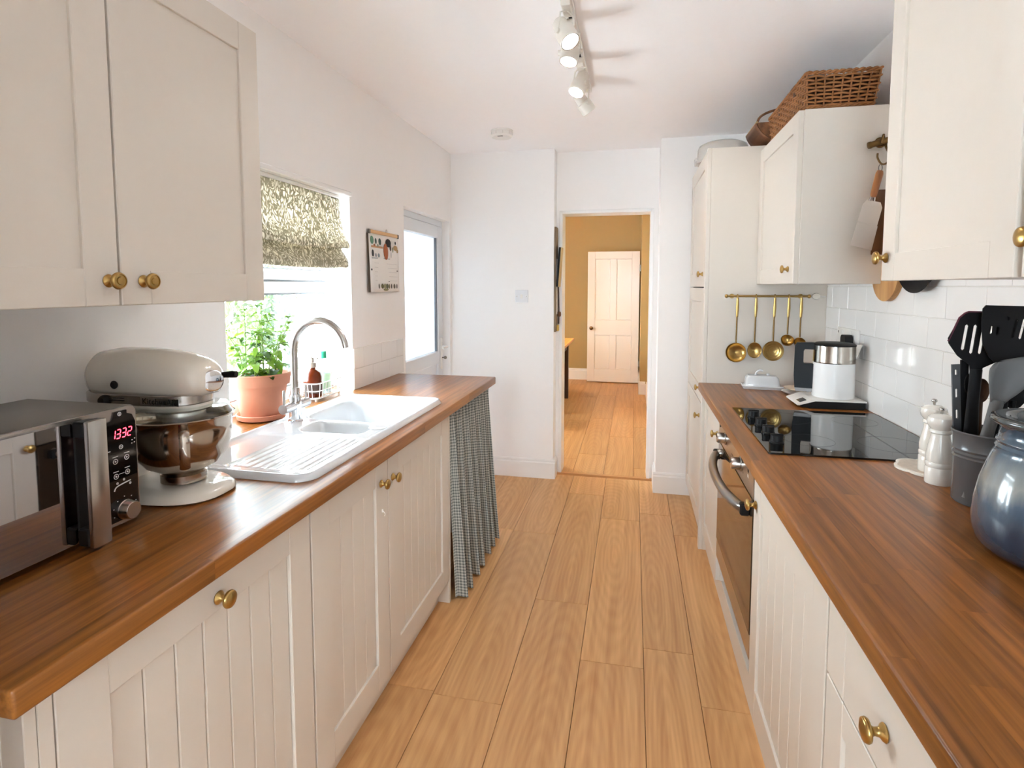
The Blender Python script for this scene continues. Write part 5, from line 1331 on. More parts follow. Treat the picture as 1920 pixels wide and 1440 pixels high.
# black fish slice, nearer and further to the right
T = aim((0.818, 1.462, zi), radians(4), radians(1.5), radians(0.0))
t = thing('fish_slice', 'wide black slotted fish slice, tallest utensil in the pot', 'utensil', (0.818, 1.462, zi))
ol = [(-0.012, 0.300), (-0.034, 0.322), (-0.050, 0.352), (-0.056, 0.400), (-0.056, 0.432), (-0.050, 0.440), (0.052, 0.440), (0.058, 0.432), (0.054, 0.370), (0.036, 0.322), (0.012, 0.300), (0.010, 0.286), (-0.010, 0.286)]
sl = [slot(-0.036, 0.392, -0.036, 0.378, 0.0036), slot(-0.022, 0.390, -0.023, 0.376, 0.0036), slot(-0.004, 0.414, -0.003, 0.410, 0.0034), slot(0.014, 0.408, 0.008, 0.370, 0.0034), slot(0.030, 0.410, 0.024, 0.368, 0.0034)]
bm = B(); blade(bm, ol, sl, T); finish(bm, 'blade', M_BLACK_M, t, 30)
shaft(t, 'handle', T, [(0.0, 0, 0.0), (0.0, 0, 0.15), (0.0, 0, 0.294)], [0.010, 0.012, 0.012], M_BLACK_M)
# grey silicone spoon-spatula, leaning to the right
T = aim((0.754, 1.434, zi), radians(-4), radians(9), radians(5))
t = thing('silicone_spatula', 'grey silicone spoon spatula leaning out of the utensil pot', 'utensil', (0.754, 1.434, zi))
M_SIL = plain('grey_silicone', lin(98, 97, 96), 0.55, vary=0.02)
bm = B()
def spf(u, v):
    z = 0.228 + 0.106 * u; w = 0.012 + 0.028 * (sin(min(1, u * 1.25) * pi / 2) ** 1.2) * (1 - 0.55 * max(0, u - 0.7) / 0.3)
    s_ = (v - 0.5) * 2
    return (s_ * w + 0.008 * u * u, 0.014 * (s_ * s_) * -1 * sin(pi * u) + 0.006, z + (0.010 * s_ if u > 0.9 else 0))
grid(bm, 14, 8, spf); bmesh.ops.transform(bm, matrix=T, verts=bm.verts); o = finish(bm, 'spoon_head', M_SIL, t, 80)
md = o.modifiers.new('thick', 'SOLIDIFY'); md.thickness = 0.005; md.offset = 0
shaft(t, 'handle', T, [(0, 0.004, 0.0), (0, 0.004, 0.10), (0, 0.005, 0.17), (0.0, 0.006, 0.236)], [0.012, 0.014, 0.012, 0.013], M_SIL, 0.7)
# slotted steel strip of a grater handle
T = aim((0.768, 1.500, zi), radians(10), radians(-3.5), radians(-1))
t = thing('slotted_tongs', 'narrow dark slotted strip standing at the edge of the utensil pot', 'utensil', (0.768, 1.500, zi))
bm = B(); blade(bm, [(-0.009, 0.0), (0.009, 0.0), (0.009, 0.300), (-0.009, 0.300)], [slot(0, 0.286, 0, 0.276, 0.003), slot(0, 0.240, 0, 0.222, 0.003), slot(0, 0.190, 0, 0.172, 0.003)], T, 0.004); finish(bm, 'arm', M_GREYST, t, 30)
bm = B(); T2 = aim((0.776, 1.505, zi), radians(10), radians(-1.0), radians(-1)); blade(bm, [(-0.009, 0.0), (0.009, 0.0), (0.009, 0.31), (-0.009, 0.31)], [], T2, 0.004); finish(bm, 'arm', M_BLACK_M, t, 30)
# others standing behind
def spoon(name, label, base, leanx, leany, mat, hm, L=0.30, w=0.022):
    T = aim(base, 0.2, radians(leanx), radians(leany)); t = thing(name, label, 'utensil', base)
    shaft(t, 'handle', T, [(0, 0, 0), (0, 0, L * 0.78)], [0.005, 0.0055], hm)
    bm = B(); lathe(bm, [(1.0 * w, 0.0), (0.97 * w, 0.003), (0.6 * w, -0.006), (0.0001, -0.009)], (0, 0, L * 0.88), 24, (0, -1, 0), sx=1, sy=1.6, caps=False); lathe(bm, [(1.0 * w, 0.001), (0.6 * w, -0.004), (0.0001, -0.007)], (0, 0, L * 0.88), 24, (0, -1, 0), sx=1, sy=1.6, caps=False)
    bmesh.ops.transform(bm, matrix=T, verts=bm.verts); finish(bm, 'spoon_bowl', mat, t, 60)
M_SPW = wood('utensil_wood', lin(82, 52, 32), lin(124, 84, 54), 0.5, 'Z')
spoon('metal_spoon', 'steel spoon behind the slotted turner in the pot', (0.800, 1.494, zi), -3.0, -4.0, M_STEEL, M_STEEL, 0.285, 0.018)
spoon('wooden_spoon', 'wooden spoon behind the grey spatula in the pot', (0.806, 1.508, zi), 0.5, -1.0, M_SPW, M_SPW, 0.270, 0.018)
spoon('black_ladle', 'black serving spoon at the back of the pot by the crock', (0.842, 1.470, zi), 3.5, -2, M_BLACK_M, M_BLACK_M, 0.285, 0.030)
t = thing('whisk', 'steel rod handled tool leaning over the blue crock', 'utensil', (0.842, 1.400, zi))
bm = B(); tube(bm, [(0.845, 1.405, zi), (0.883, 1.382, zi + 0.225)], 0.0030, 8); finish(bm, 'rod', M_STEEL, t, 60)
bm = B(); tube(bm, [(0.882, 1.3826, zi + 0.22), (0.893, 1.376, zi + 0.29)], 0.009, 10); finish(bm, 'grip', M_BLACK_M, t, 60)
t = thing('pale_spatula', 'pale wooden handle low in the pot beside the crock', 'utensil', (0.838, 1.402, zi))
bm = B(); tube(bm, [(0.838, 1.402, zi), (0.852, 1.3935, zi + 0.20)], 0.008, 10, flat=0.5); finish(bm, 'handle', wood('pale_beech', lin(196, 176, 146), lin(224, 206, 178), 0.5, 'Z'), t, 60)

# ------------------------------------------------------------------ blue glazed crock
CRX, CRY = 0.768, 1.170
def glaze():
    m, n, l, p = new_mat('blue_reactive_glaze')
    t = n.new('ShaderNodeTexCoord'); sp = n.new('ShaderNodeSeparateXYZ'); l.new(t.outputs['Object'], sp.inputs[0])
    nz = n.new('ShaderNodeTexNoise'); nz.inputs['Scale'].default_value = 1.0; nz.inputs['Detail'].default_value = 4
    mp = n.new('ShaderNodeMapping'); mp.inputs['Scale'].default_value = (26, 26, 6); l.new(t.outputs['Object'], mp.inputs[0]); l.new(mp.outputs[0], nz.inputs['Vector'])
    ad = n.new('ShaderNodeMath'); ad.operation = 'MULTIPLY_ADD'; ad.inputs[1].default_value = 0.10; l.new(nz.outputs['Fac'], ad.inputs[0]); l.new(sp.outputs['Z'], ad.inputs[2])
    mr = n.new('ShaderNodeMapRange'); mr.inputs['From Min'].default_value = 0.05; mr.inputs['From Max'].default_value = 0.32; l.new(ad.outputs[0], mr.inputs['Value'])
    rp = n.new('ShaderNodeValToRGB'); cr = rp.color_ramp
    cr.elements[0].position = 0.0; cr.elements[0].color = lin(32, 38, 48)
    cr.elements[1].position = 1.0; cr.elements[1].color = lin(58, 72, 86)
    for p_, c_ in ((0.18, (44, 56, 72)), (0.36, (80, 94, 108)), (0.50, (140, 142, 138)), (0.62, (122, 128, 130)), (0.76, (74, 92, 106)), (0.9, (50, 68, 84))):
        e = cr.elements.new(p_); e.color = lin(*c_)
    l.new(mr.outputs[0], rp.inputs['Fac']); l.new(rp.outputs['Color'], p.inputs['Base Color'])
    p.inputs['Roughness'].default_value = 0.16; p.inputs['Coat Weight'].default_value = 0.5; p.inputs['Coat Roughness'].default_value = 0.05
    return m
M_GLAZE = glaze()
ck = thing('stoneware_crock', 'large blue glazed stoneware crock at the front of the worktop', 'crock', (CRX, CRY, WT))
cp_ = [(0.0001, 0.0006), (0.092, 0.0006), (0.106, 0.004), (0.122, 0.018), (0.129, 0.038), (0.1315, 0.060), (0.129, 0.095), (0.122, 0.136), (0.113, 0.166), (0.106, 0.188), (0.101, 0.198), (0.103, 0.203), (0.0995, 0.209), (0.102, 0.214), (0.098, 0.219), (0.096, 0.238), (0.100, 0.244)]
bm = B(); lathe(bm, cp_ + [(0.088, 0.243), (0.086, 0.20), (0.11, 0.14), (0.115, 0.10), (0.09, 0.02), (0.0001, 0.015)], (CRX, CRY, WT), 64); finish(bm, 'body', M_GLAZE, ck, 50)
bm = B(); lathe(bm, [(0.096, 0.242), (0.106, 0.246), (0.1115, 0.252), (0.110, 0.258), (0.103, 0.261), (0.088, 0.259), (0.079, 0.250), (0.078, 0.240), (0.085, 0.238)], (CRX, CRY, WT), 64, closed=True); finish(bm, 'rim', plain('dark_rim_glaze', lin(66, 70, 72), 0.15, vary=0.1, Coat_Weight=0.5), ck, 60)
bm = B(); lathe(bm, [(0.0001, 0.236), (0.070, 0.236), (0.077, 0.233), (0.077, 0.226), (0.0001, 0.226)], (CRX, CRY, WT), 40); finish(bm, 'cork_stopper', plain('cork', lin(176, 140, 96), 0.8, bump=0.4, bscale=150, vary=0.12), ck, 50)

# ------------------------------------------------------------------ hooks, turner, board and pan near the cabinet
YC = 2.366
hk = thing('hook_rail', 'dark brass hook rail on the end of the wall cabinet', 'hook', (0.88, YC, 1.92))
bm = B(); tube(bm, [(0.846, YC - 0.020, 1.922), (0.925, YC - 0.020, 1.944)], 0.0115, 14); lathe(bm, [(0.0001, -0.006), (0.012, -0.003), (0.0135, 0.004), (0.0115, 0.010)], (0.846, YC - 0.020, 1.922), 16, (1, 0, 0.25)); finish(bm, 'bar', M_BRASS_D, hk, 60)
bm = B(); tube(bm, [(0.890, YC - 0.022, 1.935), (0.890, YC, 1.935)], 0.010, 12); lathe(bm, [(0.020, 0), (0.018, 0.004)], (0.890, YC - 0.0002, 1.935), 18, (0, -1, 0)); finish(bm, 'bracket', M_BRASS_D, hk, 60)
bm = B(); tube(bm, bez([(0.880, YC - 0.036, 1.925), (0.888, YC - 0.032, 1.955), (0.898, YC - 0.010, 1.950), (0.905, YC - 0.014, 1.915), (0.912, YC - 0.03, 1.885)], 6), 0.004, 8); finish(bm, 'ring', M_BRASS_D, hk, 60)
bm = B(); tube(bm, bez([(0.872, YC - 0.03, 1.89), (0.872, YC - 0.032, 1.872), (0.885, YC - 0.034, 1.850), (0.902, YC - 0.034, 1.853), (0.91, YC - 0.032, 1.875), (0.908, YC - 0.022, 1.925)], 6), 0.0035, 8); finish(bm, 'hook', M_BRASS_D, hk, 60)
tn = thing('cake_server', 'steel bladed turner with wooden handle hanging from the hook', 'utensil', (0.885, YC - 0.035, 1.60))
yt = YC - 0.034
bm = B(); tube(bm, [(0.882 + 0.006 * cos(a), yt, 1.836 + 0.013 * sin(a)) for a in [i * 2 * pi / 14 for i in range(14)]], 0.0016, 6, closed=True); finish(bm, 'loop', M_STEEL_D, tn, 60)
Tm = Matrix.Translation((0.882, yt, 1.826)) @ Matrix.Rotation(radians(12), 4, 'Y')
bm = B(); tube(bm, [(0, 0, 0.0), (0, 0, -0.012), (0, 0, -0.06), (0, 0, -0.088), (0, 0, -0.098)], [0.010, 0.0135, 0.0125, 0.0115, 0.009], 12, flat=0.7, up=(0, 1, 0)); bmesh.ops.transform(bm, matrix=Tm, verts=bm.verts); finish(bm, 'handle', wood('oiled_handle', lin(140, 84, 40), lin(186, 118, 62), 0.4, 'Z'), tn, 60)
bm = B(); tube(bm, [(-0.006, 0, -0.096), (-0.009, 0, -0.112)], 0.003, 8); tube(bm, [(0.006, 0, -0.096), (0.009, 0, -0.112)], 0.003, 8); bmesh.ops.transform(bm, matrix=Tm, verts=bm.verts); finish(bm, 'shank', M_STEEL, tn, 60)
M_BLADE = plain('satin_blade', lin(226, 216, 206), 0.45, 0.6, vary=0.01)
bm = B(); blade(bm, [(-0.016, -0.110), (0.030, -0.112), (0.040, -0.130), (0.040, -0.200), (-0.028, -0.192), (-0.026, -0.130)], [], Tm, 0.002); 
finish(bm, 'upper_blade', M_BLADE, tn, 30)
bm = B(); blade(bm, [(-0.030, -0.196), (0.040, -0.200), (0.042, -0.290), (-0.032, -0.284)], [], Matrix.Translation((0, -0.006, 0)) @ Tm, 0.002); finish(bm, 'lower_blade', M_BLADE, tn, 30)

M_BOARD = wood('chopping_board_wood', lin(178, 122, 66), lin(216, 164, 104), 0.5, 'Z', 80, 6)
xb = RW - 0.0085
cb = thing('round_chopping_board', 'wooden paddle chopping board hanging on the tiles beside the wall cabinet', 'chopping board', (xb, 2.34, 1.35))
bm = B(); pts = []
for i in range(41):
    a = radians(-222 + 264 * i / 40); pts.append((2.335 + 0.115 * cos(a), 1.460 + 0.115 * sin(a)))
pts += [(2.372, 1.605), (2.366, 1.71), (2.335, 1.735), (2.304, 1.71), (2.298, 1.605)]
prism(bm, pts, xb - 0.020, xb, 'X'); finish(bm, 'board', M_BOARD, cb, 30)
bm = B(); tube(bm, bez([(xb - 0.010, 2.335, 1.71), (xb - 0.004, 2.335, 1.76), (xb - 0.001, 2.335, 1.79)], 4), 0.002, 6); finish(bm, 'hanging_cord', M_BRASS_D, cb)
cb2 = thing('long_chopping_board', 'brown wooden board hanging edge-on behind the steel turner', 'chopping board', (xb, 2.44, 1.50))
bm = B(); prism(bm, [(2.352, 1.545), (2.362, 1.52), (2.364, 1.75), (2.360, 1.76), (2.352, 1.76)], xb - 0.06, xb - 0.022, 'X'); finish(bm, 'board', M_SPW, cb2, 30)
fp = thing('frying_pan', 'black frying pan hanging flat on the tiles behind the wall cabinet', 'pan', (xb, 2.08, 1.38))
bm = B(); lathe(bm, [(0.0001, 0.001), (0.115, 0.001), (0.148, 0.030), (0.150, 0.030), (0.150, 0.027), (0.118, 0.0), (0.0001, 0.0)], (xb - 0.001, 2.085, 1.528), 56, (-1, 0, 0)); finish(bm, 'pan_body', M_BLACK_M, fp, 50)
bm = B(); tube(bm, [(xb - 0.020, 2.085, 1.672), (xb - 0.03, 2.085, 1.72), (xb - 0.024, 2.085, 1.84)], 0.009, 10, flat=0.6); finish(bm, 'handle', M_BLACK_M, fp, 60)

# ------------------------------------------------------------------ baskets and plastic dome on the cupboards
M_CANE = plain('wicker_cane', lin(152, 100, 54), 0.55, vary=0.22, bscale=60)
M_CANE_D = plain('wicker_inside', lin(70, 44, 24), 0.9)
def basket(name, label, x0, x1, y0, y1, z0, h, rows, ns, nl, flare=0.012, lid=True):
    t = thing(name, label, 'basket', ((x0 + x1) / 2, (y0 + y1) / 2, z0))
    stakes = []
    for k in range(ns + 1): stakes.append((k / ns, 0))
    per = []
    for k in range(ns): per.append((x0 + (x1 - x0) * k / ns, y0))
    for k in range(nl): per.append((x1, y0 + (y1 - y0) * k / nl))
    for k in range(ns): per.append((x1 - (x1 - x0) * k / ns, y1))
    for k in range(nl): per.append((x0, y1 - (y1 - y0) * k / nl))
    cx, cy = (x0 + x1) / 2, (y0 + y1) / 2
    def out(p, z, d):
        f = 1 + flare * (z - z0) / h / ((x1 - x0) / 2)
        x, y = cx + (p[0] - cx) * f, cy + (p[1] - cy) * f
        n_ = Vector((0, 0))
        if abs(p[1] - y0) < 1e-6: n_ += Vector((0, -1))
        if abs(p[1] - y1) < 1e-6: n_ += Vector((0, 1))
        if abs(p[0] - x0) < 1e-6: n_ += Vector((-1, 0))
        if abs(p[0] - x1) < 1e-6: n_ += Vector((1, 0))
        n_.normalize()
        return (x + n_.x * d, y + n_.y * d, z)
    for i, p in enumerate(per):
        bm = B(); tube(bm, [out(p, z0 + 0.002, 0), out(p, z0 + h, 0)], 0.0034, 6); finish(bm, 'stake', M_CANE, t, 60)
    rng = random.Random(len(per))
    for r in range(rows):
        z = z0 + 0.006 + (h - 0.012) * (r + 0.5) / rows
        pts = []
        for i in range(len(per)):
            s_ = 1 if (i + r) % 2 else -1
            p, q = per[i], per[(i + 1) % len(per)]
            pts.append(out(p, z + rng.uniform(-0.0015, 0.0015), 0.0062 * s_))
            mid = ((p[0] + q[0]) / 2, (p[1] + q[1]) / 2)
            pts.append(out(mid, z, 0.0))
        bm = B(); tube(bm, pts, 0.0042, 6, closed=True, up=(0, 0, 1)); finish(bm, 'weaver', M_CANE, t, 60)
    for zz, r_ in ((z0 + 0.006, 0.0062), (z0 + h, 0.0072)):                       # plaited borders
        for ph in (0, pi):
            pts = []
            for i in range(len(per)):
                for s_ in range(4):
                    p, q = per[i], per[(i + 1) % len(per)]; f = s_ / 4
                    w = (i * 4 + s_) * 1.1 + ph; m_ = (p[0] + (q[0] - p[0]) * f, p[1] + (q[1] - p[1]) * f)
                    pts.append(out(m_, zz + 0.004 * sin(w), 0.004 * cos(w)))
            bm = B(); tube(bm, pts, 0.0048, 6, closed=True, up=(0, 0, 1)); finish(bm, 'border', M_CANE, t, 60)
    bm = B(); box(bm, x0 + 0.008, x1 - 0.008, y0 + 0.008, y1 - 0.008, z0 + 0.002, z0 + h - 0.002); finish(bm, 'lining', M_CANE_D, t)
    return t
bk = basket('wicker_basket', 'large woven wicker hamper on top of the wall cabinet', 0.640, 0.868, 2.385, 2.925, 2.0775, 0.125, 9, 8, 18)
bm = B(); box(bm, 0.626, 0.634, 2.52, 2.538, 2.165, 2.208, 0.002); box(bm, 0.62, 0.632, 2.50, 2.556, 2.203, 2.209, 0.002); finish(bm, 'leather_strap', plain('brown_leather', lin(92, 62, 40), 0.6), bk)
bm = B(); box(bm, 0.626, 0.634, 2.76, 2.778, 2.165, 2.208, 0.002); finish(bm, 'leather_strap', MATS['brown_leather'], bk)
tr = thing('wooden_trug', 'dark wooden trug with pale rim behind the wicker hamper', 'trug', (0.64, 3.02, 2.104))
M_TRUG = wood('dark_trug_wood', lin(92, 56, 30), lin(142, 92, 54), 0.5, 'Y')
bm = B()
def trf(u, v):
    a = (u - 0.5) * pi * 0.85; y = 2.985 + 0.26 * v
    return (0.71 + 0.135 * sin(a) * (1 + 0.0 * v), y, 2.108 + 0.105 * (1 - cos(a)) * 1.15)
grid(bm, 16, 6, trf); o = finish(bm, 'shell', M_TRUG, tr, 60); md = o.modifiers.new('thick', 'SOLIDIFY'); md.thickness = 0.006; md.offset = 1
for sgn in (0, 1):
    p0, p1 = trf(sgn, 0), trf(sgn, 1)
    bm = B(); tube(bm, [p0, p1], 0.006, 8); finish(bm, 'rim', plain('pale_rim', lin(206, 178, 128), 0.5), tr)
bm = B(); prism(bm, [(0.71 + 0.135 * sin((u / 14 - 0.5) * pi * 0.85), 2.108 + 0.12 * (1 - cos((u / 14 - 0.5) * pi * 0.85))) for u in range(15)] , 2.984, 2.992, 'Y'); finish(bm, 'end_board', M_TRUG, tr)
bm = B(); tube(bm, bez([(0.60, 3.12, 2.20), (0.62, 3.12, 2.265), (0.71, 3.12, 2.295), (0.80, 3.12, 2.265), (0.82, 3.12, 2.20)], 6), 0.012, 10, flat=0.5); finish(bm, 'handle', M_TRUG, tr, 60)
cd_ = thing('cake_dome', 'clear plastic cake carrier on top of the tall cupboard', 'cake carrier', (0.47, 3.40, 2.104))
def cloudy():
    m, n, l, p = new_mat('cloudy_clear_plastic')
    p.inputs['Base Color'].default_value = lin(236, 230, 222); p.inputs['Roughness'].default_value = 0.2
    tr_ = n.new('ShaderNodeBsdfTransparent'); mx = n.new('ShaderNodeMixShader'); mx.inputs[0].default_value = 0.62
    l.new(p.outputs[0], mx.inputs[1]); l.new(tr_.outputs[0], mx.inputs[2]); l.new(mx.outputs[0], n['Material Output'].inputs['Surface'])
    return m
M_PLC = cloudy()
bm = B(); lathe(bm, [(0.0001, 0.0), (0.145, 0.0), (0.150, 0.012), (0.0001, 0.012)], (0.485, 3.42, 2.1005), 40); finish(bm, 'tray', M_PLC, cd_, 40)
bm = B(); lathe(bm, [(0.140, 0.0125), (0.138, 0.075), (0.128, 0.098), (0.10, 0.112), (0.0001, 0.120), (0.0001, 0.117), (0.098, 0.109), (0.125, 0.096), (0.135, 0.075), (0.137, 0.0125)], (0.485, 3.42, 2.1005), 48); dm_ = finish(bm, 'dome', M_PLC, cd_, 60)
for a in (2.6, 5.6):
    bm = B(); x, y = 0.485 + 0.152 * cos(a), 3.42 + 0.152 * sin(a); box(bm, x - 0.015, x + 0.015, y - 0.015, y + 0.015, 2.106, 2.150, 0.004); finish(bm, 'clip', M_PLC, cd_)
# ================================================================== ceiling, far wall and dining room
# ------------------------------------------------------------------ spotlight track
tk = thing('spotlight_track', 'white ceiling spotlight track with black slot', 'track light', (-0.235, 2.35, ZC))
XTK = -0.232
bm = B(); box(bm, XTK - 0.018, XTK + 0.018, 1.45, 2.815, ZC - 0.022, ZC - 0.0004, 0.002); finish(bm, 'rail', M_PLASTIC, tk)
bm = B(); box(bm, XTK - 0.006, XTK + 0.006, 1.46, 2.80, ZC - 0.0226, ZC - 0.0205); finish(bm, 'slot', M_BLACK, tk)
M_LAMP = emit('lamp_lens', (1.0, 0.95, 0.86, 1), 1.6)
M_SPOT = plain('spot_enamel', lin(226, 219, 208), 0.35, vary=0.01)
SPOT_W = 1.6
def spot(label, y, direc):
    t = thing('track_spotlight', label, 'spotlight', (XTK, y, ZC - 0.022), group='spotlights on the ceiling track')
    zt = ZC - 0.0228
    bm = B(); box(bm, XTK - 0.016, XTK + 0.016, y - 0.045, y + 0.045, zt - 0.026, zt, 0.003); finish(bm, 'adapter', M_SPOT, t)
    c = Vector((XTK - 0.004, y, zt - 0.098)); d = Vector(direc).normalized()
    side = d.cross(Vector((0, 0, 1))).normalized() if abs(d.z) < 0.95 else Vector((1, 0, 0))
    bm = B()
    for s_ in (-1, 1):
        tube(bm, [(XTK, y, zt - 0.024), Vector((XTK, y, zt - 0.036)) + side * 0.030 * s_, c + side * 0.036 * s_], 0.004, 8, flat=0.6)
    finish(bm, 'yoke', M_SPOT, t, 60)
    for s_ in (-1, 1):
        bm = B(); lathe(bm, [(0.0001, 0), (0.009, 0.0), (0.009, 0.010), (0.0001, 0.011)], c + side * 0.034 * s_, 14, side * s_); finish(bm, 'pivot_screw', M_SPOT, t, 60)
    bm = B(); lathe(bm, [(0.0001, -0.062), (0.020, -0.060), (0.026, -0.052), (0.027, -0.016), (0.0265, -0.013), (0.0345, -0.010), (0.0350, 0.038), (0.0330, 0.040), (0.0315, 0.036), (0.0310, 0.030), (0.0001, 0.028)], c, 32, d); finish(bm, 'lamp_head', M_SPOT, t, 40)
    bm = B(); lathe(bm, [(0.0001, 0.0318), (0.026, 0.0318), (0.0295, 0.0305)], c, 28, d); finish(bm, 'lens', M_LAMP, t)
    sl_ = bpy.data.lights.new('spot_bulb', 'SPOT'); sl_.energy = SPOT_W; sl_.color = (1.0, 0.96, 0.92); sl_.spot_size = radians(125); sl_.spot_blend = 1.0; sl_.shadow_soft_size = 0.03
    so_ = bpy.data.objects.new('spot_bulb', sl_); COL.objects.link(so_); so_.location = c + d * 0.045; so_.rotation_euler = d.to_track_quat('-Z', 'Y').to_euler()
    bm = B(); lathe(bm, [(0.0295, 0.0305), (0.0318, 0.0375), (0.0330, 0.0402), (0.0305, 0.040), (0.0290, 0.034)], c, 28, d, closed=True); finish(bm, 'bezel', M_STEEL, t, 60)
spot('white spotlight on the ceiling track, nearest and tilted toward the window', 1.93, (0.45, -0.35, -0.85))
spot('white spotlight on the ceiling track, second, close behind the nearest', 2.08, (-0.15, -0.25, -0.95))
spot('white spotlight on the ceiling track, third, pointing down with lit lens', 2.42, (-0.30, -0.40, -0.90))
spot('white spotlight on the ceiling track, farthest and turned toward the cupboards', 2.68, (0.55, 0.35, -0.75))

# ------------------------------------------------------------------ smoke alarm
sa = thing('smoke_alarm', 'round white smoke alarm on the ceiling before the far wall', 'smoke alarm', (-0.815, 3.45, ZC))
bm = B(); lathe(bm, [(0.0001, 0), (0.070, 0), (0.070, -0.006), (0.066, -0.008), (0.068, -0.012), (0.068, -0.034), (0.060, -0.042), (0.0001, -0.043)], (-0.815, 3.45, ZC - 0.0005), 40); finish(bm, 'housing', M_PLASTIC, sa, 40)
bm = B(); box(bm, -0.832, -0.798, 3.40, 3.412, ZC - 0.0445, ZC - 0.0425, 0.001); finish(bm, 'test_button', M_STEEL_D, sa)
for a in range(10):
    an = a * 2 * pi / 10; bm = B(); box(bm, -0.003, 0.003, 0.0, 0.001, -0.030, -0.014); bmesh.ops.transform(bm, matrix=Matrix.Translation((-0.815 + 0.0685 * cos(an), 3.45 + 0.0685 * sin(an), ZC)) @ Matrix.Rotation(an - pi / 2, 4, 'Z'), verts=bm.verts); finish(bm, 'vent', M_GROUT, sa)
# ------------------------------------------------------------------ light switch
ls = thing('light_switch', 'white single light switch on the far wall', 'switch', (-0.79, YF, 1.33))
bm = B(); box(bm, -0.836, -0.742, YF - 0.009, YF - 0.0003, 1.285, 1.376, 0.003, 2); finish(bm, 'plate', plain('switch_white', lin(228, 228, 230), 0.35), ls)
bm = B(); box(bm, -0.797, -0.781, YF - 0.014, YF - 0.009, 1.316, 1.345, 0.002); finish(bm, 'rocker', M_PLASTIC, ls)
for x in (-0.824, -0.754):
    bm = B(); lathe(bm, [(0.0001, 0), (0.0035, 0), (0.0035, 0.0008), (0.0001, 0.0008)], (x, YF - 0.009, 1.330), 10, (0, -1, 0)); finish(bm, 'screw', M_STEEL, ls)

# ------------------------------------------------------------------ memo board and frames on the doorway return
xj = -0.556
ph = thing('memo_board', 'narrow brown board hanging on the doorway return', 'board', (xj, 4.02, 1.06))
bm = B(); box(bm, xj + 0.0003, xj + 0.014, 3.975, 4.072, 1.075, 1.825, 0.002); finish(bm, 'board', wood('grey_driftwood', lin(128, 108, 84), lin(176, 152, 118), 0.7, 'Z'), ph)
bm = B(); box(bm, xj + 0.014, xj + 0.016, 4.0, 4.05, 1.20, 1.60); finish(bm, 'paper_sheet', M_PAPER, ph)
fr = thing('leaning_picture_frame', 'small dark picture frame with gilt edge hung on the memo board', 'picture frame', (xj + 0.02, 4.02, 1.39))
Tm = Matrix.Translation((xj + 0.0165, 4.0, 1.40)) @ Matrix.Rotation(radians(4), 4, 'Y')
bm = B(); box(bm, 0.0, 0.012, -0.045, 0.06, 0, 0.28, 0.002); bmesh.ops.transform(bm, matrix=Tm, verts=bm.verts); finish(bm, 'frame', M_BLACK_M, fr)
bm = B(); box(bm, 0.012, 0.020, -0.035, 0.05, 0.0, 0.28, 0.002); bmesh.ops.transform(bm, matrix=Tm, verts=bm.verts); finish(bm, 'gilt_edge', plain('pale_gilt', lin(206, 174, 122), 0.5), fr)
kr = thing('hanging_strap', 'long dark leather strap hanging on the memo board', 'strap', (xj + 0.02, 4.04, 1.1))
bm = B(); tube(bm, bez([(xj + 0.020, 4.045, 1.42), (xj + 0.024, 4.048, 1.30), (xj + 0.026, 4.05, 1.20), (xj + 0.024, 4.052, 1.13)], 6), 0.010, 10, flat=0.45, up=(1, 0, 0)); finish(bm, 'strap', plain('dark_brown_leather', lin(58, 34, 28), 0.5), kr, 60)
bm = B(); lathe(bm, [(0.0001, -0.02), (0.012, -0.016), (0.014, 0), (0.012, 0.016), (0.0001, 0.02)], (xj + 0.028, 4.052, 1.20), 16); finish(bm, 'tassel', plain('mid_leather', lin(110, 76, 52), 0.6), kr, 60)
yb_ = thing('yellow_card', 'small yellow card pinned at the foot of the memo board', 'card', (xj + 0.02, 4.05, 1.08))
bm = B(); box(bm, xj + 0.0143, xj + 0.026, 4.015, 4.068, 1.078, 1.122, 0.002); finish(bm, 'card', plain('yellow_card_paper', lin(214, 174, 84), 0.6), yb_)

# ------------------------------------------------------------------ dining room door
dd = struct(bpy.data.objects.new('door_2', None)); COL.objects.link(dd); dd.location = (0.083, 8.2, 0); dd['_world'] = [0.083, 8.2, 0]
X0, X1, Z0_, Z1_ = -0.652, 0.082, 0.012, 1.905
yd = 8.20
bm = B()
W_ = X1 - X0; st = 0.105; mid = (X0 + X1) / 2
for b in ((X0, X0 + st, Z0_, Z1_), (X1 - st, X1, Z0_, Z1_)): box(bm, b[0], b[1], yd - 0.018, yd + 0.018, b[2], b[3], 0.002)
for a, b in ((Z0_, 0.20), (0.70, 0.915), (1.80, Z1_)): box(bm, X0 + st, X1 - st, yd - 0.018, yd + 0.018, a, b, 0.002)
for a, b in ((0.20, 0.70), (0.915, 1.80)): box(bm, mid - 0.045, mid + 0.045, yd - 0.018, yd + 0.018, a, b, 0.002)
M_DDOOR = plain('door_white_gloss', lin(236, 230, 224), 0.22, vary=0.01)
lf = finish(bm, 'door_leaf', M_DDOOR, dd)
for a, b in ((0.20, 0.70), (0.915, 1.80)):
    for p, q in ((X0 + st, mid - 0.045), (mid + 0.045, X1 - st)):
        bm = B(); box(bm, p, q, yd - 0.006, yd + 0.006, a, b); 
        for k, (u0, u1, v0, v1) in enumerate(((p, p + 0.010, a, b), (q - 0.010, q, a, b), (p, q, a, a + 0.010), (p, q, b - 0.010, b))): box(bm, u0, u1, yd - 0.012, yd, v0, v1, 0.003)
        finish(bm, 'panel', M_DDOOR, lf)
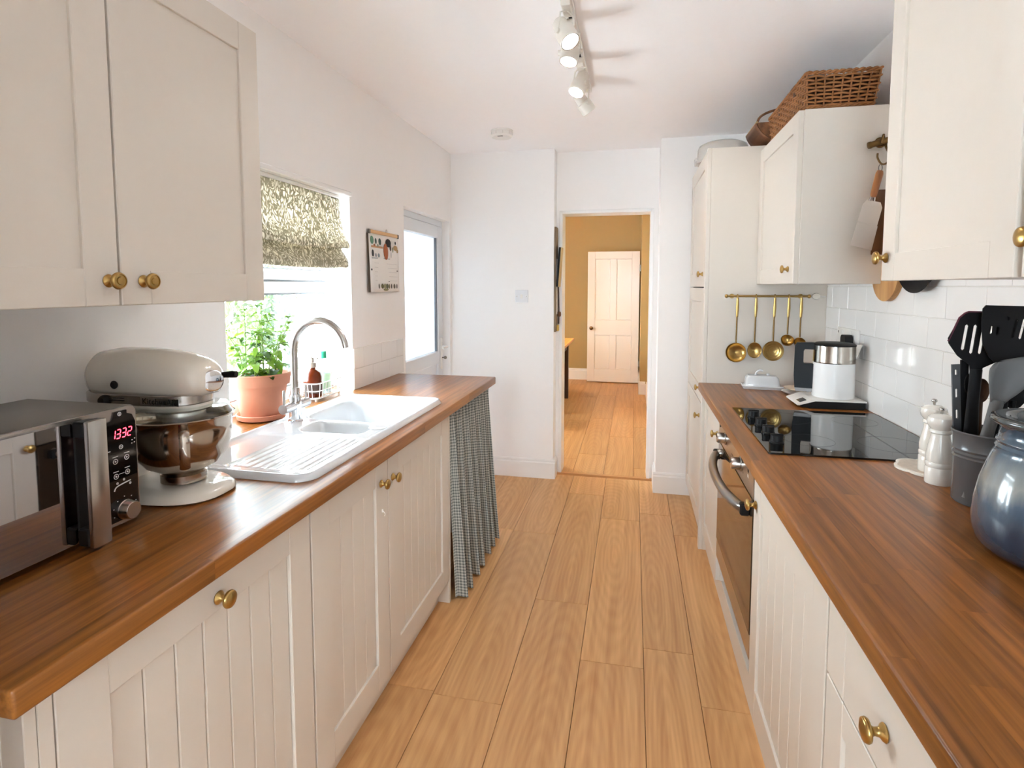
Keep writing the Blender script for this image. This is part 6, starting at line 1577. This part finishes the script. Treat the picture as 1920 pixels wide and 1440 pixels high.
bm = B(); lathe(bm, [(0.0001, 0), (0.024, 0), (0.024, 0.004), (0.010, 0.008), (0.009, 0.03), (0.024, 0.038), (0.028, 0.050), (0.022, 0.062), (0.0001, 0.066)], (X0 + 0.06, yd - 0.018, 0.80), 24, (0, -1, 0)); finish(bm, 'door_knob', plain('bronze_knob', lin(150, 118, 86), 0.25, 1.0), lf, 60)
bm = B(); box(bm, X0 - 0.003, X0, yd - 0.008, yd + 0.008, 0.775, 0.83); finish(bm, 'latch', M_BRASS_D, lf)
for zz in (0.25, 1.62):
    bm = B(); lathe(bm, [(0.008, 0), (0.008, 0.09)], (X1 + 0.006, yd - 0.014, zz), 10); finish(bm, 'hinge', M_STEEL, lf)

# ------------------------------------------------------------------ dining table
M_PINE = wood('honey_pine', lin(206, 138, 62), lin(232, 172, 92), 0.35, 'Y', 70, 5)
M_DKLEG = plain('dark_stained_wood', lin(62, 34, 20), 0.4, vary=0.1)
dt = thing('dining_table', 'dining table with honey top and dark legs beyond the doorway', 'table', (-1.2, 6.5, 0))
for k in range(6):
    bm = B(); x0 = -1.665 + k * 0.155
    box(bm, x0 + 0.0008, x0 + 0.1542, 5.85, 7.15, 0.71, 0.74, 0.002); finish(bm, 'top_board', M_PINE, dt)
bm = B(); box(bm, -1.58, -0.80, 5.98, 7.02, 0.62, 0.709); finish(bm, 'apron', M_DKLEG, dt)
for x in (-1.56, -0.815):
    for y in (6.06, 6.93):
        bm = B(); box(bm, x - 0.032, x + 0.032, y - 0.032, y + 0.032, 0.0, 0.709, 0.004); finish(bm, 'leg', M_DKLEG, dt)
bm = B(); box(bm, -1.56, -0.815, 6.92, 6.942, 0.20, 0.25); finish(bm, 'stretcher', M_DKLEG, dt)
dc = thing('dining_chair', 'dark wooden dining chair half hidden at the table', 'chair', (-1.12, 5.6, 0))
for x in (-1.30, -0.96):
    for y, h in ((5.42, 0.44), (5.74, 0.44)):
        bm = B(); tube(bm, [(x, y, 0), (x, y, h)], 0.018, 10); finish(bm, 'leg', M_DKLEG, dc, 60)
bm = B(); prism(bm, rrect(-1.33, -0.93, 5.39, 5.77, 0.05, 5), 0.44, 0.47, 'Z'); finish(bm, 'seat', M_DKLEG, dc, 40)
bm = B(); tube(bm, [(-1.30, 5.42, 0.46), (-1.30, 5.36, 0.90)], 0.016, 10); tube(bm, [(-0.96, 5.42, 0.46), (-0.96, 5.36, 0.90)], 0.016, 10); finish(bm, 'back_post', M_DKLEG, dc, 60)
bm = B(); box(bm, -1.30, -0.96, 5.35, 5.37, 0.80, 0.90, 0.006); finish(bm, 'backrest', M_DKLEG, dc)
# frames on the dining room wall, seen edge-on
for i, (y0, y1, z0, z1, lab) in enumerate(((4.9, 5.25, 1.42, 1.80, 'upper picture frame seen edge-on on the olive wall'), (4.85, 5.15, 1.0, 1.36, 'lower pale picture frame seen edge-on on the olive wall'))):
    t = thing('picture_frame', lab, 'picture frame', (0.18, (y0 + y1) / 2, z0))
    bm = B(); xx = 0.1855
    for b in ((y0, y0 + 0.03, z0, z1), (y1 - 0.03, y1, z0, z1), (y0 + 0.03, y1 - 0.03, z0, z0 + 0.03), (y0 + 0.03, y1 - 0.03, z1 - 0.03, z1)): box(bm, xx - 0.022, xx, *b, 0.002)
    finish(bm, 'frame', M_BRASS_D if i == 0 else plain('pale_gilt2', lin(206, 174, 122), 0.5), t)
    bm = B(); box(bm, xx - 0.010, xx, y0 + 0.03, y1 - 0.03, z0 + 0.03, z1 - 0.03); finish(bm, 'picture', plain('sepia_print', lin(150, 120, 84), 0.5, vary=0.3), t)

# ------------------------------------------------------------------ pendant lamp lighting the dining room
pl_ = thing('pendant_lamp', 'cream dining room pendant lamp above the table', 'lamp', (-1.25, 6.6, DZ))
bm = B(); tube(bm, [(-1.25, 6.6, DZ), (-1.25, 6.6, 2.12)], 0.003, 8); finish(bm, 'cord', M_PLASTIC, pl_)
bm = B(); lathe(bm, [(0.05, 0.22), (0.17, 0.0), (0.168, 0.0), (0.048, 0.22)], (-1.25, 6.6, 1.92), 32, closed=True); finish(bm, 'shade', translucent('lampshade', lin(246, 222, 176), 0.6)[0], pl_, 60)
ld_ = bpy.data.lights.new('pendant_bulb', 'POINT'); ld_.energy = 6; ld_.color = (1.0, 0.80, 0.50); ld_.shadow_soft_size = 0.05
lo__ = bpy.data.objects.new('pendant_bulb', ld_); COL.objects.link(lo__); lo__.location = (-1.25, 6.6, 2.0)

for o in bpy.data.objects:
    for k in ('_world', '_w'):
        if k in o: del o[k]
